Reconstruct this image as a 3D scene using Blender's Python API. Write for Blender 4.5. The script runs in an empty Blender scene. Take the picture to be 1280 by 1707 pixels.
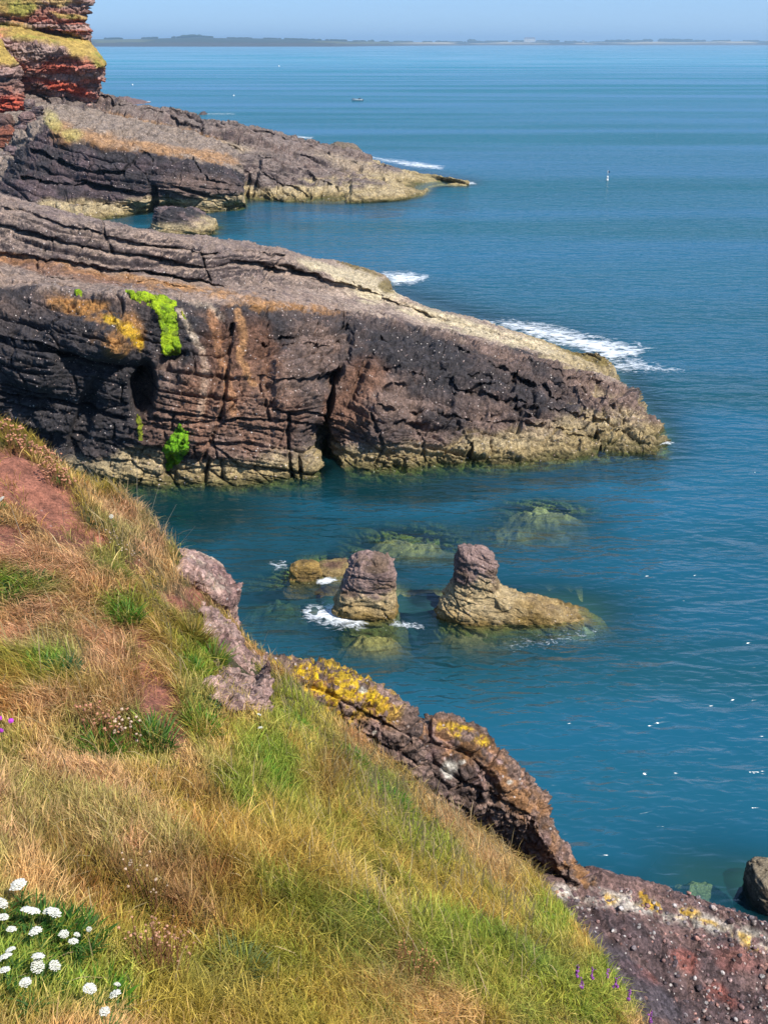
import bpy, math, random
import numpy as np
R = math.radians
sc = bpy.context.scene
COL = sc.collection
rng = np.random.default_rng(7)
random.seed(7)

# ------------------------------------------------------------------ camera, sky, sun, exposure
H = 22.0                       # eye height above the sea
F = 1800.0                     # focal length in photograph pixels (1280 x 1707)
PITCH = math.atan((853.5 - 72.0) / F)
cam_d = bpy.data.cameras.new('camera')
cam_d.sensor_fit = 'VERTICAL'; cam_d.sensor_height = 36.0
cam_d.lens = 36.0 * F / 1707.0
cam_d.clip_start = 0.1; cam_d.clip_end = 120000.0
cam = bpy.data.objects.new('camera', cam_d); COL.objects.link(cam)
cam.location = (0, 0, H); cam.rotation_euler = (R(90) - PITCH, 0, 0)
sc.camera = cam

SUN_EL, SUN_AZ = 49.0, 124.0     # azimuth clockwise from +Y: from the right, a little behind the camera
wd = bpy.data.worlds.new('World'); sc.world = wd; wd.use_nodes = True
wn = wd.node_tree
sky = wn.nodes.new('ShaderNodeTexSky'); sky.sky_type = 'NISHITA'; sky.sun_disc = False
sky.sun_elevation = R(SUN_EL); sky.sun_rotation = R(SUN_AZ)
sky.air_density = 1.0; sky.dust_density = 0.0; sky.ozone_density = 6.0; sky.altitude = 0
bg = wn.nodes['Background']; bg.inputs[1].default_value = 0.125
tint = wn.nodes.new('ShaderNodeMix'); tint.data_type = 'RGBA'; tint.blend_type = 'MULTIPLY'; tint.inputs[0].default_value = 1.0
tint.inputs[7].default_value = (.54, .72, 1.0, 1)
wn.links.new(sky.outputs[0], tint.inputs[6]); veil = wn.nodes.new('ShaderNodeMix'); veil.data_type = 'RGBA'; veil.inputs[0].default_value = .6     # thin high haze evens the sky out
veil.inputs[7].default_value = (1.45, 2.35, 3.9, 1)
wn.links.new(tint.outputs[2], veil.inputs[6]); wn.links.new(veil.outputs[2], bg.inputs[0])
sd = bpy.data.lights.new('sun', 'SUN'); sd.energy = 4.6; sd.angle = R(0.5); sd.color = (1.0, 0.95, 0.87)
sun = bpy.data.objects.new('sun', sd); COL.objects.link(sun)
sun.rotation_euler = (R(90 - SUN_EL), 0, R(180 - SUN_AZ)); sun.location = (30, -20, 60)
sc.view_settings.view_transform = 'Standard'; sc.view_settings.look = 'None'
sc.view_settings.exposure = 0.72; sc.view_settings.gamma = 1.0
sc.cycles.max_bounces = 6; sc.cycles.transparent_max_bounces = 12
sc.cycles.caustics_reflective = False; sc.cycles.caustics_refractive = False
sc.cycles.sample_clamp_indirect = 4.0; sc.cycles.sample_clamp_direct = 1.8

# ------------------------------------------------------------------ pixel <-> world
cP, sP = math.cos(PITCH), math.sin(PITCH)
def slope(v):
    b = (853.5 - v) / F
    return (-sP + b * cP), (cP + b * sP)
def P(u, v, Y):
    dz, dy = slope(v); return np.array([(u - 640.0) / F * Y / dy, Y, H + dz / dy * Y])
def SEA(u, v, z=0.0):
    dz, dy = slope(v); return P(u, v, (z - H) * dy / dz)
def proj(p):
    x, y, z = p[..., 0], p[..., 1], p[..., 2] - H
    d = y * cP - z * sP; up = y * sP + z * cP
    d = np.maximum(d, 0.05)
    return 640 + F * x / d, 853.5 - F * up / d

# ------------------------------------------------------------------ noise
def _h(i, j, k, s):
    M = np.uint32
    with np.errstate(over='ignore'):
        n = (i.astype(np.int64).astype(M) * M(374761393) + j.astype(np.int64).astype(M) * M(668265263)
             + k.astype(np.int64).astype(M) * M(2246822519) + M((s * 3266489917) & 0xffffffff))
        n = (n ^ (n >> M(13))) * M(1274126177); n ^= n >> M(16)
        n = n * M(2654435761); n ^= n >> M(15)
    return n.astype(np.float64) / 4294967295.0
def vn(p, s=1.0, seed=0):
    q = np.asarray(p) / s
    f = np.floor(q); w = q - f; w = w * w * w * (w * (w * 6 - 15) + 10)
    i, j, k = f[..., 0], f[..., 1], f[..., 2]
    def c(a, b, d): return _h(i + a, j + b, k + d, seed)
    x, y, z = w[..., 0], w[..., 1], w[..., 2]
    r = ((c(0,0,0)*(1-x)+c(1,0,0)*x)*(1-y) + (c(0,1,0)*(1-x)+c(1,1,0)*x)*y)*(1-z) \
      + ((c(0,0,1)*(1-x)+c(1,0,1)*x)*(1-y) + (c(0,1,1)*(1-x)+c(1,1,1)*x)*y)*z
    return r * 2 - 1
ROT = np.array([[.8, .48, -.36], [-.6, .64, -.48], [0, .6, .8]])
def fbm(p, s=1.0, o=4, seed=0, g=.5):
    q = np.asarray(p) / s; a, t, r = 1.0, 0.0, 0.0
    for k in range(o):
        r = r + a * vn(q, 1.0, seed + k * 17); t += a; a *= g; q = q @ ROT.T * 2.03
    return r / t
def ridge(p, s=1.0, o=4, seed=0):
    q = np.asarray(p) / s; a, t, r = 1.0, 0.0, 0.0
    for k in range(o):
        r = r + a * (1 - 2 * np.abs(vn(q, 1.0, seed + k * 13))); t += a; a *= .5; q = q @ ROT.T * 2.1
    return r / t
def worley(p, s=1.0, seed=0):
    q = np.asarray(p) / s; f = np.floor(q)
    F1 = np.full(q.shape[:-1], 9.0); F2 = F1.copy(); ID = np.zeros(q.shape[:-1])
    for a in (-1, 0, 1):
        for b in (-1, 0, 1):
            for c in (-1, 0, 1):
                g = f + np.array([a, b, c]); i, j, k = g[..., 0], g[..., 1], g[..., 2]
                d = np.sqrt((g[..., 0] + _h(i,j,k,seed) - q[..., 0])**2 + (g[..., 1] + _h(i,j,k,seed+1) - q[..., 1])**2
                            + (g[..., 2] + _h(i,j,k,seed+2) - q[..., 2])**2)
                nearer = d < F1
                F2 = np.where(nearer, F1, np.minimum(F2, d)); ID = np.where(nearer, _h(i,j,k,seed+3), ID)
                F1 = np.where(nearer, d, F1)
    return F1, F2, ID
def sm(a, b, x):
    t = np.clip((x - a) / (b - a), 0, 1); return t * t * (3 - 2 * t)
def mixc(c, d, m):
    return c * (1 - m[..., None]) + np.array(d) * m[..., None]

# ------------------------------------------------------------------ mesh helpers
def tag(o, label=None, cat=None, group=None, kind=None):
    if label: o['label'] = label
    if cat: o['category'] = cat
    if group: o['group'] = group
    if kind: o['kind'] = kind
    return o
def mesh_obj(name, verts, faces, mat, parent=None, col=None, smooth=True, loc=None, extra=None):
    """faces: (n,4) or (n,3) int array, or a list of such arrays, or a plain list of tuples"""
    V = np.asarray(verts, dtype=np.float64).reshape(-1, 3)
    me = bpy.data.meshes.new(name)
    if isinstance(faces, np.ndarray): faces = [faces]
    if isinstance(faces, list) and len(faces) and isinstance(faces[0], np.ndarray):
        li = np.concatenate([f.ravel() for f in faces]).astype(np.int32)
        lt = np.concatenate([np.full(len(f), f.shape[1]) for f in faces]).astype(np.int32)
    else:
        li = np.array([i for f in faces for i in f], dtype=np.int32); lt = np.array([len(f) for f in faces], dtype=np.int32)
    if loc is not None: V = V - np.asarray(loc)
    me.vertices.add(len(V)); me.vertices.foreach_set('co', V.astype(np.float32).ravel())
    me.loops.add(len(li)); me.loops.foreach_set('vertex_index', li)
    me.polygons.add(len(lt)); me.polygons.foreach_set('loop_start', np.concatenate([[0], np.cumsum(lt)[:-1]]).astype(np.int32))
    me.polygons.foreach_set('loop_total', lt)
    me.polygons.foreach_set('use_smooth', np.full(len(lt), smooth))
    me.update(calc_edges=True)
    if col is not None:
        a = me.attributes.new('col', 'FLOAT_COLOR', 'POINT')
        c = np.ones((len(V), 4), dtype=np.float32); c[:, :3] = np.asarray(col).reshape(-1, 3)
        a.data.foreach_set('color', c.ravel())
    for nm, arr in (extra or {}).items():
        a = me.attributes.new(nm, 'FLOAT', 'POINT'); a.data.foreach_set('value', np.asarray(arr, dtype=np.float32).ravel())
    if mat: me.materials.append(mat)
    me.validate()
    o = bpy.data.objects.new(name, me); COL.objects.link(o)
    if parent is not None: o.parent = parent
    if loc is not None: o.location = loc
    return o
def grid_faces(nv, nu, wrap=False):
    a = np.arange(nv * nu).reshape(nv, nu)
    if wrap:
        b = np.roll(a, -1, axis=1)
        return np.stack([a[:-1], b[:-1], b[1:], a[1:]], -1).reshape(-1, 4)
    return np.stack([a[:-1, :-1], a[:-1, 1:], a[1:, 1:], a[1:, :-1]], -1).reshape(-1, 4)
def grid_normals(G, wrap=False):
    if wrap:
        du = np.roll(G, -1, 1) - np.roll(G, 1, 1)
    else:
        du = np.gradient(G, axis=1)
    dv = np.gradient(G, axis=0)
    n = np.cross(du, dv); l = np.linalg.norm(n, axis=-1, keepdims=True); n = n / np.maximum(l, 1e-9)
    return n
def cr(pts, t):
    """Catmull-Rom through pts (n,...) with knots 0..n-1, evaluated at t"""
    pts = np.asarray(pts, dtype=float); n = len(pts)
    i = np.clip(np.floor(t).astype(int), 0, n - 2); w = t - i
    p1, p2 = pts[i], pts[i + 1]; p0, p3 = pts[np.maximum(i - 1, 0)], pts[np.minimum(i + 2, n - 1)]
    k = .38; m1, m2 = (p2 - p0) * k, (p3 - p1) * k
    w = w.reshape((-1,) + (1,) * (pts.ndim - 1)); w2, w3 = w * w, w * w * w
    return (2*w3 - 3*w2 + 1) * p1 + (w3 - 2*w2 + w) * m1 + (-2*w3 + 3*w2) * p2 + (w3 - w2) * m2
def resample(row, n):
    row = np.array(row); u, v = proj(row)
    d = np.hypot(np.diff(u), np.diff(v)) + 4 + 0.0 * u[1:]
    s = np.concatenate([[0], np.cumsum(d)]); s /= s[-1]
    t = np.interp(np.linspace(0, 1, n), s, np.arange(len(row)))
    return cr(row, t)
def patch_grid(rows, nu, nv):
    Rw = np.stack([resample(r, nu) for r in rows])            # (nrow, nu, 3)
    u, v = proj(Rw); d = np.hypot(np.diff(u, axis=0), np.diff(v, axis=0)).mean(axis=1) + 6
    s = np.concatenate([[0], np.cumsum(d)]); s /= s[-1]
    t = np.interp(np.linspace(0, 1, nv), s, np.arange(len(rows)))
    G = cr(Rw, t); N = grid_normals(G)
    global ROWT; ROWT = t
    c = (N * (np.array([0, 0, H]) - G)).sum(-1)
    if np.median(c) < 0: N = -N; flip = True
    else: flip = False
    return G, N, flip
SUBM = []        # points of rock, for the clearness of the water over them
def strata(p, nb, T, L, amp, groove, seed, warp=.35, wl=6.0):
    """bedded, jointed rock: each bed stands out by its own amount, cut by joints; nb bed normal"""
    nb = np.array(nb, float); nb /= np.linalg.norm(nb)
    st = np.cross(nb, [0, 1, 0.2]); st /= np.linalg.norm(st)
    h = (p @ nb) / T + warp * fbm(p, wl * T, 3, seed)
    i = np.floor(h); f = h - i
    b = (p @ st) / L + .35 * fbm(p, L * .6, 3, seed + 5) + _h(i, i * 0, i * 0, seed) * 7
    L2 = .55 + .9 * _h(i, i * 0 + 3, i * 0, seed); b = b / L2
    j = np.floor(b); g = b - j
    prot = .55 * _h(i, i * 0, i * 0 + 1, seed) + .45 * _h(i, j, i * 0, seed + 2)
    e = np.minimum(f, 1 - f); ej = np.minimum(g, 1 - g) * L2 * L / T
    cr_on = sm(-.25, .15, vn(p, T * 5, seed + 9)); cj_on = sm(-.1, .3, vn(p, T * 4, seed + 11))
    gr = np.exp(-(e / .07) ** 2) * cr_on + np.exp(-(ej / .08) ** 2) * .8 * cj_on
    rnd = sm(0, .10, e) * .35 + .65
    return amp * (prot * rnd - .5) - groove * np.minimum(gr, 1.2)
def rocky(G, N, S=1.0, nb=(.2, .1, 1), T=1.2, L=3.5, amp=.35, groove=.25, seed=1, lump=.5, fine=.12, clast=.0):
    d = lump * fbm(G, 4.5 * S, 4, seed) + strata(G, nb, T, L, amp, groove, seed)
    d += strata(G, nb, T * .37, L * .5, amp * .35, groove * .4, seed + 31)
    d += fine * ridge(G, .9 * S, 4, seed + 60) + fine * .6 * fbm(G, .35 * S, 3, seed + 70)
    d += blocks(G, nb, 2.6 * S, .42 * S, .18 * S, seed + 90) + blocks(G, nb, .95 * S, .15 * S, .08 * S, seed + 95)
    if clast:
        f1, f2, i = worley(G, .22 * S, seed + 80)
        d += clast * (1 - sm(.15, .55, f1)) * (i > .55)
    return d
def blocks(p, nb, S, amp, crack, seed, flat=2.2, tilt=.6):
    """angular blocks, flattened along the bedding: every block stands at its own height and tilts its own way"""
    nb = np.array(nb, float); nb /= np.linalg.norm(nb); h = (p @ nb)[..., None] * nb
    q = (p - h) + h * flat + .35 * S * np.stack([fbm(p, S * 1.2, 3, seed + 50 + k) for k in range(3)], -1)
    f1, f2, i = worley(q, S, seed)
    t = tilt * ((i * 7.3 % 1 - .5) * (p[..., 0] / S % 1 - .5) * 0 + (i * 13.7 % 1 - .5) * f1)
    return amp * ((i - .5) + t) * sm(0, .10, f2 - f1) - crack * (1 - sm(0, .075, f2 - f1)) * (i > .25)
def dents(G, D, feats, nz=4.0):
    """push verts away from (+) or towards (-) the camera inside ellipses (u,v,ru,rv,angle,depth)"""
    u, v = proj(G); du = nz * fbm(G, 1.2, 3, 301); dv = nz * fbm(G, 1.2, 3, 302)
    for (a, b, ru, rv, ang, dep) in feats:
        c, s = math.cos(R(ang)), math.sin(R(ang)); x, y = u + du - a, v + dv - b
        r = np.hypot((x * c + y * s) / ru, (-x * s + y * c) / rv)
        D += dep * (1 - sm(.35, 1.0, r))
    return D
def ell(G, feats, warp=14.0, ws=1.0, soft=.25, seed=400):
    """mask from ellipses in photograph coordinates, edges broken up by noise"""
    u, v = proj(G)
    n1 = fbm(G, ws, 4, seed); n2 = fbm(G, ws, 4, seed + 7); m = np.zeros(u.shape)
    for f in feats:
        a, b, ru, rv, ang = f[:5]; k = f[5] if len(f) > 5 else 1.0
        c, s = math.cos(R(ang)), math.sin(R(ang)); x, y = u + warp * n1 - a, v + warp * n2 - b
        r = np.hypot((x * c + y * s) / ru, (-x * s + y * c) / rv)
        m = np.maximum(m, k * (1 - sm(1 - soft, 1 + soft, r + .35 * n2)))
    return m
def cuts(G, D, lines, warp=5., ws=1.5, seed=520):
    """cracks and bedding gaps along polylines in photograph coordinates: (points, half width, depth)"""
    u, v = proj(G); n = fbm(G, ws, 4, seed); m2 = fbm(G, ws, 4, seed + 3); k = .55 + .45 * sm(-.3, .3, fbm(G, ws * 3, 2, seed + 6)); u = u + warp * n; v = v + warp * m2
    for pts, w, dep in lines:
        m = np.full(u.shape, 1e9)
        for (a, b), (c, d) in zip(pts[:-1], pts[1:]):
            L2 = (c-a)**2 + (d-b)**2; t = np.clip(((u-a)*(c-a) + (v-b)*(d-b)) / L2, 0, 1)
            m = np.minimum(m, np.hypot(u - a - t*(c-a), v - b - t*(d-b)))
        D += dep * k * (1 - sm(w * .25, w, m))
    return D
def lineband(G, pts, w, warp=6., ws=1., seed=500):
    """mask along a polyline of (u,v) with half width w"""
    u, v = proj(G); u = u + warp * fbm(G, ws, 3, seed); v = v + warp * fbm(G, ws, 3, seed + 3)
    m = np.full(u.shape, 1e9)
    for (a, b), (c, d) in zip(pts[:-1], pts[1:]):
        L2 = (c-a)**2 + (d-b)**2; t = np.clip(((u-a)*(c-a) + (v-b)*(d-b)) / L2, 0, 1)
        m = np.minimum(m, np.hypot(u - a - t*(c-a), v - b - t*(d-b)))
    return 1 - sm(w * .5, w * 1.3, m)
def inpoly(u, v, poly):
    c = np.zeros(u.shape, bool); n = len(poly)
    for k in range(n):
        (x1, y1), (x2, y2) = poly[k], poly[(k + 1) % n]
        c ^= ((y1 > v) != (y2 > v)) & (u < (x2 - x1) * (v - y1) / (y2 - y1 + 1e-12) + x1)
    return c

# ------------------------------------------------------------------ materials
def new_mat(name):
    m = bpy.data.materials.new(name); m.use_nodes = True; nt = m.node_tree
    return m, nt, nt.nodes['Principled BSDF']
def nd(nt, t, **kw):
    n = nt.nodes.new(t)
    for k, v in kw.items():
        if k.startswith('i_'): n.inputs[k[2:].replace('_', ' ')].default_value = v
        else: setattr(n, k, v)
    return n
def plain(name, c, rough=.6, spec=.4, metal=0.):
    m, nt, b = new_mat(name); b.inputs['Base Color'].default_value = (*c, 1)
    b.inputs['Roughness'].default_value = rough; b.inputs['Specular IOR Level'].default_value = spec; b.inputs['Metallic'].default_value = metal
    no = nd(nt, 'ShaderNodeTexNoise', i_Scale=14.0, i_Detail=4.0)
    r = nd(nt, 'ShaderNodeMix', data_type='RGBA', blend_type='MULTIPLY'); r.inputs[0].default_value = .35
    r.inputs[6].default_value = (*c, 1); nt.links.new(no.outputs[0], r.inputs[7]); nt.links.new(r.outputs[2], b.inputs['Base Color'])
    return m
def rock_mat(name, S=1.0, bump=.25, clast=.5, speck=.5, speck_col=(.62, .57, .52)):
    """rock with pebbles in it: the attribute col gives the rock its own colour, S is the pebble size in metres x10"""
    m, nt, b = new_mat(name); L = nt.links.new
    at = nd(nt, 'ShaderNodeAttribute', attribute_name='col')
    co = nd(nt, 'ShaderNodeNewGeometry')
    n1 = nd(nt, 'ShaderNodeTexNoise', i_Scale=1.6 / S, i_Detail=8.0, i_Roughness=.65); L(co.outputs['Position'], n1.inputs['Vector'])
    n2 = nd(nt, 'ShaderNodeTexNoise', i_Scale=11.0 / S, i_Detail=6.0, i_Roughness=.7); L(co.outputs['Position'], n2.inputs['Vector'])
    vo = nd(nt, 'ShaderNodeTexVoronoi', i_Scale=7.0 / S); L(co.outputs['Position'], vo.inputs['Vector'])
    vs = nd(nt, 'ShaderNodeTexVoronoi', i_Scale=6.0 / S); L(co.outputs['Position'], vs.inputs['Vector'])
    def mr(src, a, bb, c, d):
        x = nd(nt, 'ShaderNodeMapRange'); L(src, x.inputs[0])
        for k, q in enumerate((a, bb, c, d)): x.inputs[k + 1].default_value = q
        return x.outputs[0]
    def mx(a, bb, f, mode='MULTIPLY', fac=None):
        x = nd(nt, 'ShaderNodeMix', data_type='RGBA', blend_type=mode)
        if isinstance(f, float): x.inputs[0].default_value = f
        else: L(f, x.inputs[0])
        for s, y in ((6, a), (7, bb)):
            if isinstance(y, tuple): x.inputs[s].default_value = (*y, 1)
            else: L(y, x.inputs[s])
        return x.outputs[2]
    def ma(op, a, bb):
        x = nd(nt, 'ShaderNodeMath', operation=op)
        for s, y in ((0, a), (1, bb)):
            if isinstance(y, (int, float)): x.inputs[s].default_value = y
            else: L(y, x.inputs[s])
        return x.outputs[0]
    c = mx(at.outputs['Color'], mr(n1.outputs[0], .3, .7, .5, 1.4), 1.0)
    c = mx(c, mr(n2.outputs[0], .32, .68, .55, 1.42), 1.0)
    sep = nd(nt, 'ShaderNodeSeparateColor'); L(vo.outputs['Color'], sep.inputs[0])
    c = mx(c, mr(sep.outputs[0], 0, 1, 1 - clast * .6, 1 + clast * .7), 1.0)
    # pale pebbles
    s2 = nd(nt, 'ShaderNodeSeparateColor'); L(vs.outputs['Color'], s2.inputs[0])
    pick = ma('GREATER_THAN', s2.outputs[1], 1 - .22 * speck)
    sz = ma('LESS_THAN', vs.outputs['Distance'], .30)
    pk = ma('MULTIPLY', ma('MULTIPLY', pick, sz), .85)
    c = mx(c, mx(speck_col, (.42, .26, .22), s2.outputs[2], 'MIX'), pk, 'MIX')
    L(c, b.inputs['Base Color'])
    b.inputs['Roughness'].default_value = .85; b.inputs['Specular IOR Level'].default_value = .25
    hs = ma('ADD', ma('MULTIPLY', n1.outputs[0], 1.6 * S), ma('MULTIPLY', n2.outputs[0], .34 * S))
    hs = ma('ADD', hs, ma('MULTIPLY', mr(vo.outputs['Distance'], 0, .6, .07, 0), clast * S))
    bp = nd(nt, 'ShaderNodeBump', i_Strength=1.0); bp.inputs['Distance'].default_value = bump
    L(hs, bp.inputs['Height']); L(bp.outputs[0], b.inputs['Normal'])
    return m
def col_mat(name, rough=.7, transl=.3, spec=.2):
    m, nt, b = new_mat(name); L = nt.links.new
    at = nd(nt, 'ShaderNodeAttribute', attribute_name='col'); L(at.outputs['Color'], b.inputs['Base Color'])
    b.inputs['Roughness'].default_value = rough; b.inputs['Specular IOR Level'].default_value = spec
    if transl:
        t = nd(nt, 'ShaderNodeBsdfTranslucent'); L(at.outputs['Color'], t.inputs[0])
        x = nd(nt, 'ShaderNodeMixShader'); x.inputs[0].default_value = transl
        L(b.outputs[0], x.inputs[1]); L(t.outputs[0], x.inputs[2]); L(x.outputs[0], nt.nodes['Material Output'].inputs[0])
    return m
M_rock = rock_mat('purple_conglomerate', .85, .26, .55, .42)
M_rock_far = rock_mat('far_conglomerate', 1.5, .28, .5, .3)
M_cliff = rock_mat('red_sandstone', 2.5, .2, .3, .0)
M_stack = rock_mat('sea_worn_rock', .5, .3, .3, .12)
M_near = rock_mat('near_conglomerate', .32, .3, .8, .22)
M_soil = rock_mat('red_soil', .22, .35, .25, .12, (.35, .2, .15))
M_algae = rock_mat('green_algae', .6, .5, .3, .0)
M_leaf = col_mat('grass_blades', .55, .42, .3)
M_petal = col_mat('petals', .8, .25, .1)

TAN = (.40, .31, .17); TAN2 = (.27, .20, .09); WET = (.10, .085, .03); WET2 = (.11, .13, .02)
PURP = (.175, .117, .092); PURP2 = (.104, .073, .062); BLK = (.038, .034, .036)
PALE = (.43, .33, .25); ORG = (.42, .20, .055); YEL = (.60, .36, .02); RUST = (.20, .09, .045); GREY = (.22, .18, .165)

def tide(c, G, top=1.7, seed=1, amp=.7):
    z = G[..., 2] + amp * fbm(G, 2.2, 4, seed)
    c = mixc(c, TAN, .92 * (1 - sm(top - .55, top + .35, z)))
    c = mixc(c, TAN2, .8 * (1 - sm(.55, 1.05, G[..., 2] + .35 * fbm(G, 1.0, 3, seed + 3))))
    c = mixc(c, WET, .9 * (1 - sm(.12, .55, G[..., 2] + .2 * fbm(G, .8, 3, seed + 5))))
    c = mixc(c, (.12, .15, .03), 1 - sm(-.6, .05, G[..., 2]))
    return c
def wrapcol(rows, off=(1.5, 10, -3.0)):
    return [list(r) + [np.array(r[-1]) + np.array(off)] for r in rows]

# ================================================================== main headland
# rows run left to right; from the back of the ridge, over the top and down the face into the sea
crest = [P(-120,300,80), P(-40,318,77), P(40,338,76), P(140,366,75.5), P(240,396,76), P(320,402,79), P(400,405,85), P(465,415,90), P(520,427,95),
         P(575,438,99), P(615,449,102), SEA(648,466,.6), SEA(652,482,.3), SEA(634,494,.4), P(700,512,98), P(800,541,90.5), P(850,556,87), P(940,580,82), SEA(1012,603,.35)]
bench = [P(-120,405,70), P(0,429,67), P(120,446,66), P(250,462,67), P(340,475,70), P(440,468,76), P(540,486,80), P(650,512,82), P(720,535,81), P(800,556,79.5),
         P(870,577,78), P(940,597,77), P(990,612,76), P(1018,618,75.5)]
bench0 = [p + np.array([0, 3.0, (2.1, 2.2, 2.2, 2.1, 1.8, 1.4, .9, .5)[k]]) if k < 8 else p + np.array([0, 2.5, .15]) for k, p in enumerate(bench)]
lip = [P(-120,460,61), P(0,478,59.6), P(100,486,59), P(200,492,59), P(300,502,60), P(400,510,62), P(500,518,65), P(580,532,67.5), P(660,548,69), P(740,566,69.6),
       P(830,586,69.6), P(910,607,69.2), P(980,628,69), P(1032,640,70)]
f1 = [P(-120,530,57), P(0,545,56.6), P(100,548,56.6), P(200,556,56.8), P(300,560,57.4), P(400,568,58.5), P(480,576,60), P(560,590,62.6), P(650,600,63.4),
      P(740,612,64.2), P(830,632,64.8), P(910,650,65), P(990,662,65.2), P(1050,670,66)]
f2 = [P(-120,640,55), P(0,650,55), P(100,655,55), P(200,662,55.2), P(300,668,55.4), P(400,672,56), P(480,676,56.8), P(550,684,58.8), P(640,690,58.6),
      P(730,694,59.6), P(830,698,60.6), P(920,703,61.6), P(1010,703,62.6), P(1078,704,63.6)]
base = [SEA(-120,790), SEA(0,802), SEA(100,806), SEA(190,808), SEA(290,807), SEA(400,803), SEA(480,799), SEA(528,795), SEA(541,772), SEA(570,780), SEA(620,783), SEA(700,779),
        SEA(780,773), SEA(850,768), SEA(930,760), SEA(1000,753), SEA(1060,748), SEA(1100,738)]
base[8] += np.array([0, 1.5, 0])
under = [p + np.array([0, -1.3, -1.2]) for p in base]
under2 = [p + np.array([0, -3.5, -5]) for p in base]
back = [p + np.array([2, 9, -5.0]) for p in crest]
deep = [np.array([p[0] + 2, p[1] + 12, -6.0]) for p in crest]
rows = wrapcol([deep, back, crest, bench0, bench, lip, f1, f2, base, under, under2], (2.0, 9, -3.5))
G, N, fl = patch_grid(rows, 1050, 620)
D = rocky(G, N, 1.0, (.20, .05, 1), 1.05, 7.0, .62, .42, 3, .8, .24, .05) + strata(G, (.27, .05, 1), .42, 3.5, .20, .16, 204, .6, 9)
RW = np.repeat(ROWT[:, None], G.shape[1], 1)
# how far each vertex is up the gently sloping top: smoother there
u, v = proj(G)
top = sm(4, -4, v - np.interp(u, [0,300,400,560,640,740,900,985,1030], [470,494,500,508,526,552,590,622,642]))
D *= (1 - .55 * top)
D += (1 - top) * (blocks(G, (.27, .05, 1), 1.5, .30, .14, 207, 2.6) + .12 * ridge(G, .7, 4, 208)) * sm(560, 680, u)
D2 = np.zeros(u.shape)
D2 = dents(G, D2, [(238,655,26,58,8,3.6), (226,640,16,30,20,1.6), (545,642,17,24,70,1.8), (543,690,9,80,12,1.7), (541,748,9,34,0,1.8),
                   (290,600,34,16,-25,1.4), (575,560,14,60,30,1.3), (140,700,22,90,20,1.1), (60,735,50,22,10,1.2), (360,640,10,90,20,.5), (450,640,12,90,-8,.45),
                   (870,640,30,10,15,.9), (800,655,60,8,-12,.8), (880,690,70,7,-5,.8), (680,705,40,8,5,.9), (740,640,14,50,-20,.6),
                   (600,640,8,60,25,.8), (930,715,60,6,-4,.7), (650,650,40,6,-8,.6), (970,640,40,6,12,.5),(480,560,40,5,4,.8),(490,690,50,5,4,.5),(380,740,60,5,2,.4),
                   (150,560,90,55,20,-1.5), (60,600,70,70,0,-1.1), (200,560,40,50,30,-1.0), (480,640,50,70,0,-.8), (640,700,60,60,0,-.9), (720,590,60,30,15,-.4),
                   (285,780,18,30,0,1.0), (500,780,5,30,0,.6), (345,785,5,25,10,.6), (780,760,6,25,20,.5), (960,745,7,20,0,.5)])
D2 = cuts(G, D2, [([(-60,415),(0,420),(120,440),(250,456),(330,470),(430,492),(480,500)],5,1.1), ([(-60,445),(0,450),(110,462),(230,472),(320,484),(430,502),(560,517)],4,.7),
    ([(440,482),(520,507),(600,524),(700,550),(800,577),(900,602),(985,638)],5,.8), ([(0,378),(90,400),(180,420),(300,440),(345,450)],4,.8), ([(165,365),(190,425)],4,.6), ([(335,402),(350,468)],4,.6), ([(470,430),(430,480)],4,.6), ([(636,493),(570,478),(505,462),(445,450)],6,1.3), ([(-40,340),(60,362),(150,388),(250,410),(360,425)],4,.7), ([(0,462),(120,474),(250,484),(360,494)],3,.5), ([(560,440),(600,462),(640,478)],3,.5), ([(380,415),(480,430),(560,452),(600,480)],3.5,.6), ([(60,438),(70,462)],3,.5), ([(210,452),(222,480)],3,.5), ([(520,470),(640,500),(740,538)],3,.5),
    ([(565,518),(582,570),(575,610),(548,650),(541,700),(545,765)],9,1.6), ([(-20,560),(60,572),(160,600),(235,612)],5,.9), ([(-20,650),(80,668),(205,700)],5,.8), ([(430,572),(500,578),(562,582)],4,.6), ([(430,632),(500,638),(570,632)],4,.6),
    ([(245,702),(330,706),(440,700),(535,712)],4,.5), ([(388,540),(380,620),(366,700),(342,762)],5,.7), ([(478,690),(486,798)],4,.6), ([(528,545),(522,640)],4,.6), ([(440,500),(452,560),(432,640),(450,700)],4,.4),
    ([(640,555),(760,590),(880,640),(975,690)],5,.8), ([(600,612),(720,640),(850,680),(1010,702)],4,.6), ([(630,678),(780,700),(900,722),(1050,724)],4,.5), ([(700,560),(830,590),(940,630),(1020,680)],4,.6), ([(800,690),(830,700),(930,705)],4,.6),
    ([(760,700),(792,775)],4,.5), ([(690,715),(716,778)],4,.5), ([(870,600),(850,650),(862,720)],5,.6), ([(950,655),(990,700),(1000,750)],4,.5), ([(620,690),(640,740),(625,780)],4,.5), ([(900,640),(1010,650)],4,.5), ([(780,625),(860,640)],4,.6)], 5, 1.5)
D2 = dents(G, D2, [(500,455,46,9,15,1.4), (420,440,50,7,10,.8), (60,395,60,6,12,.6), (285,440,40,6,8,.6)])
n0 = G - np.array([0, 0, H]); n0[..., 2] *= .3; n0 /= np.linalg.norm(n0, axis=-1, keepdims=True)
G = G + N * D[..., None] + n0 * D2[..., None]
N = grid_normals(G);  N = -N if fl else N
SUBM.append(G.reshape(-1, 3))
u, v = proj(G)
A = fbm(G, 3.5, 5, 21); B = fbm(G, 1.1, 4, 22)
c = np.zeros(G.shape) + np.array(PURP)
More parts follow.
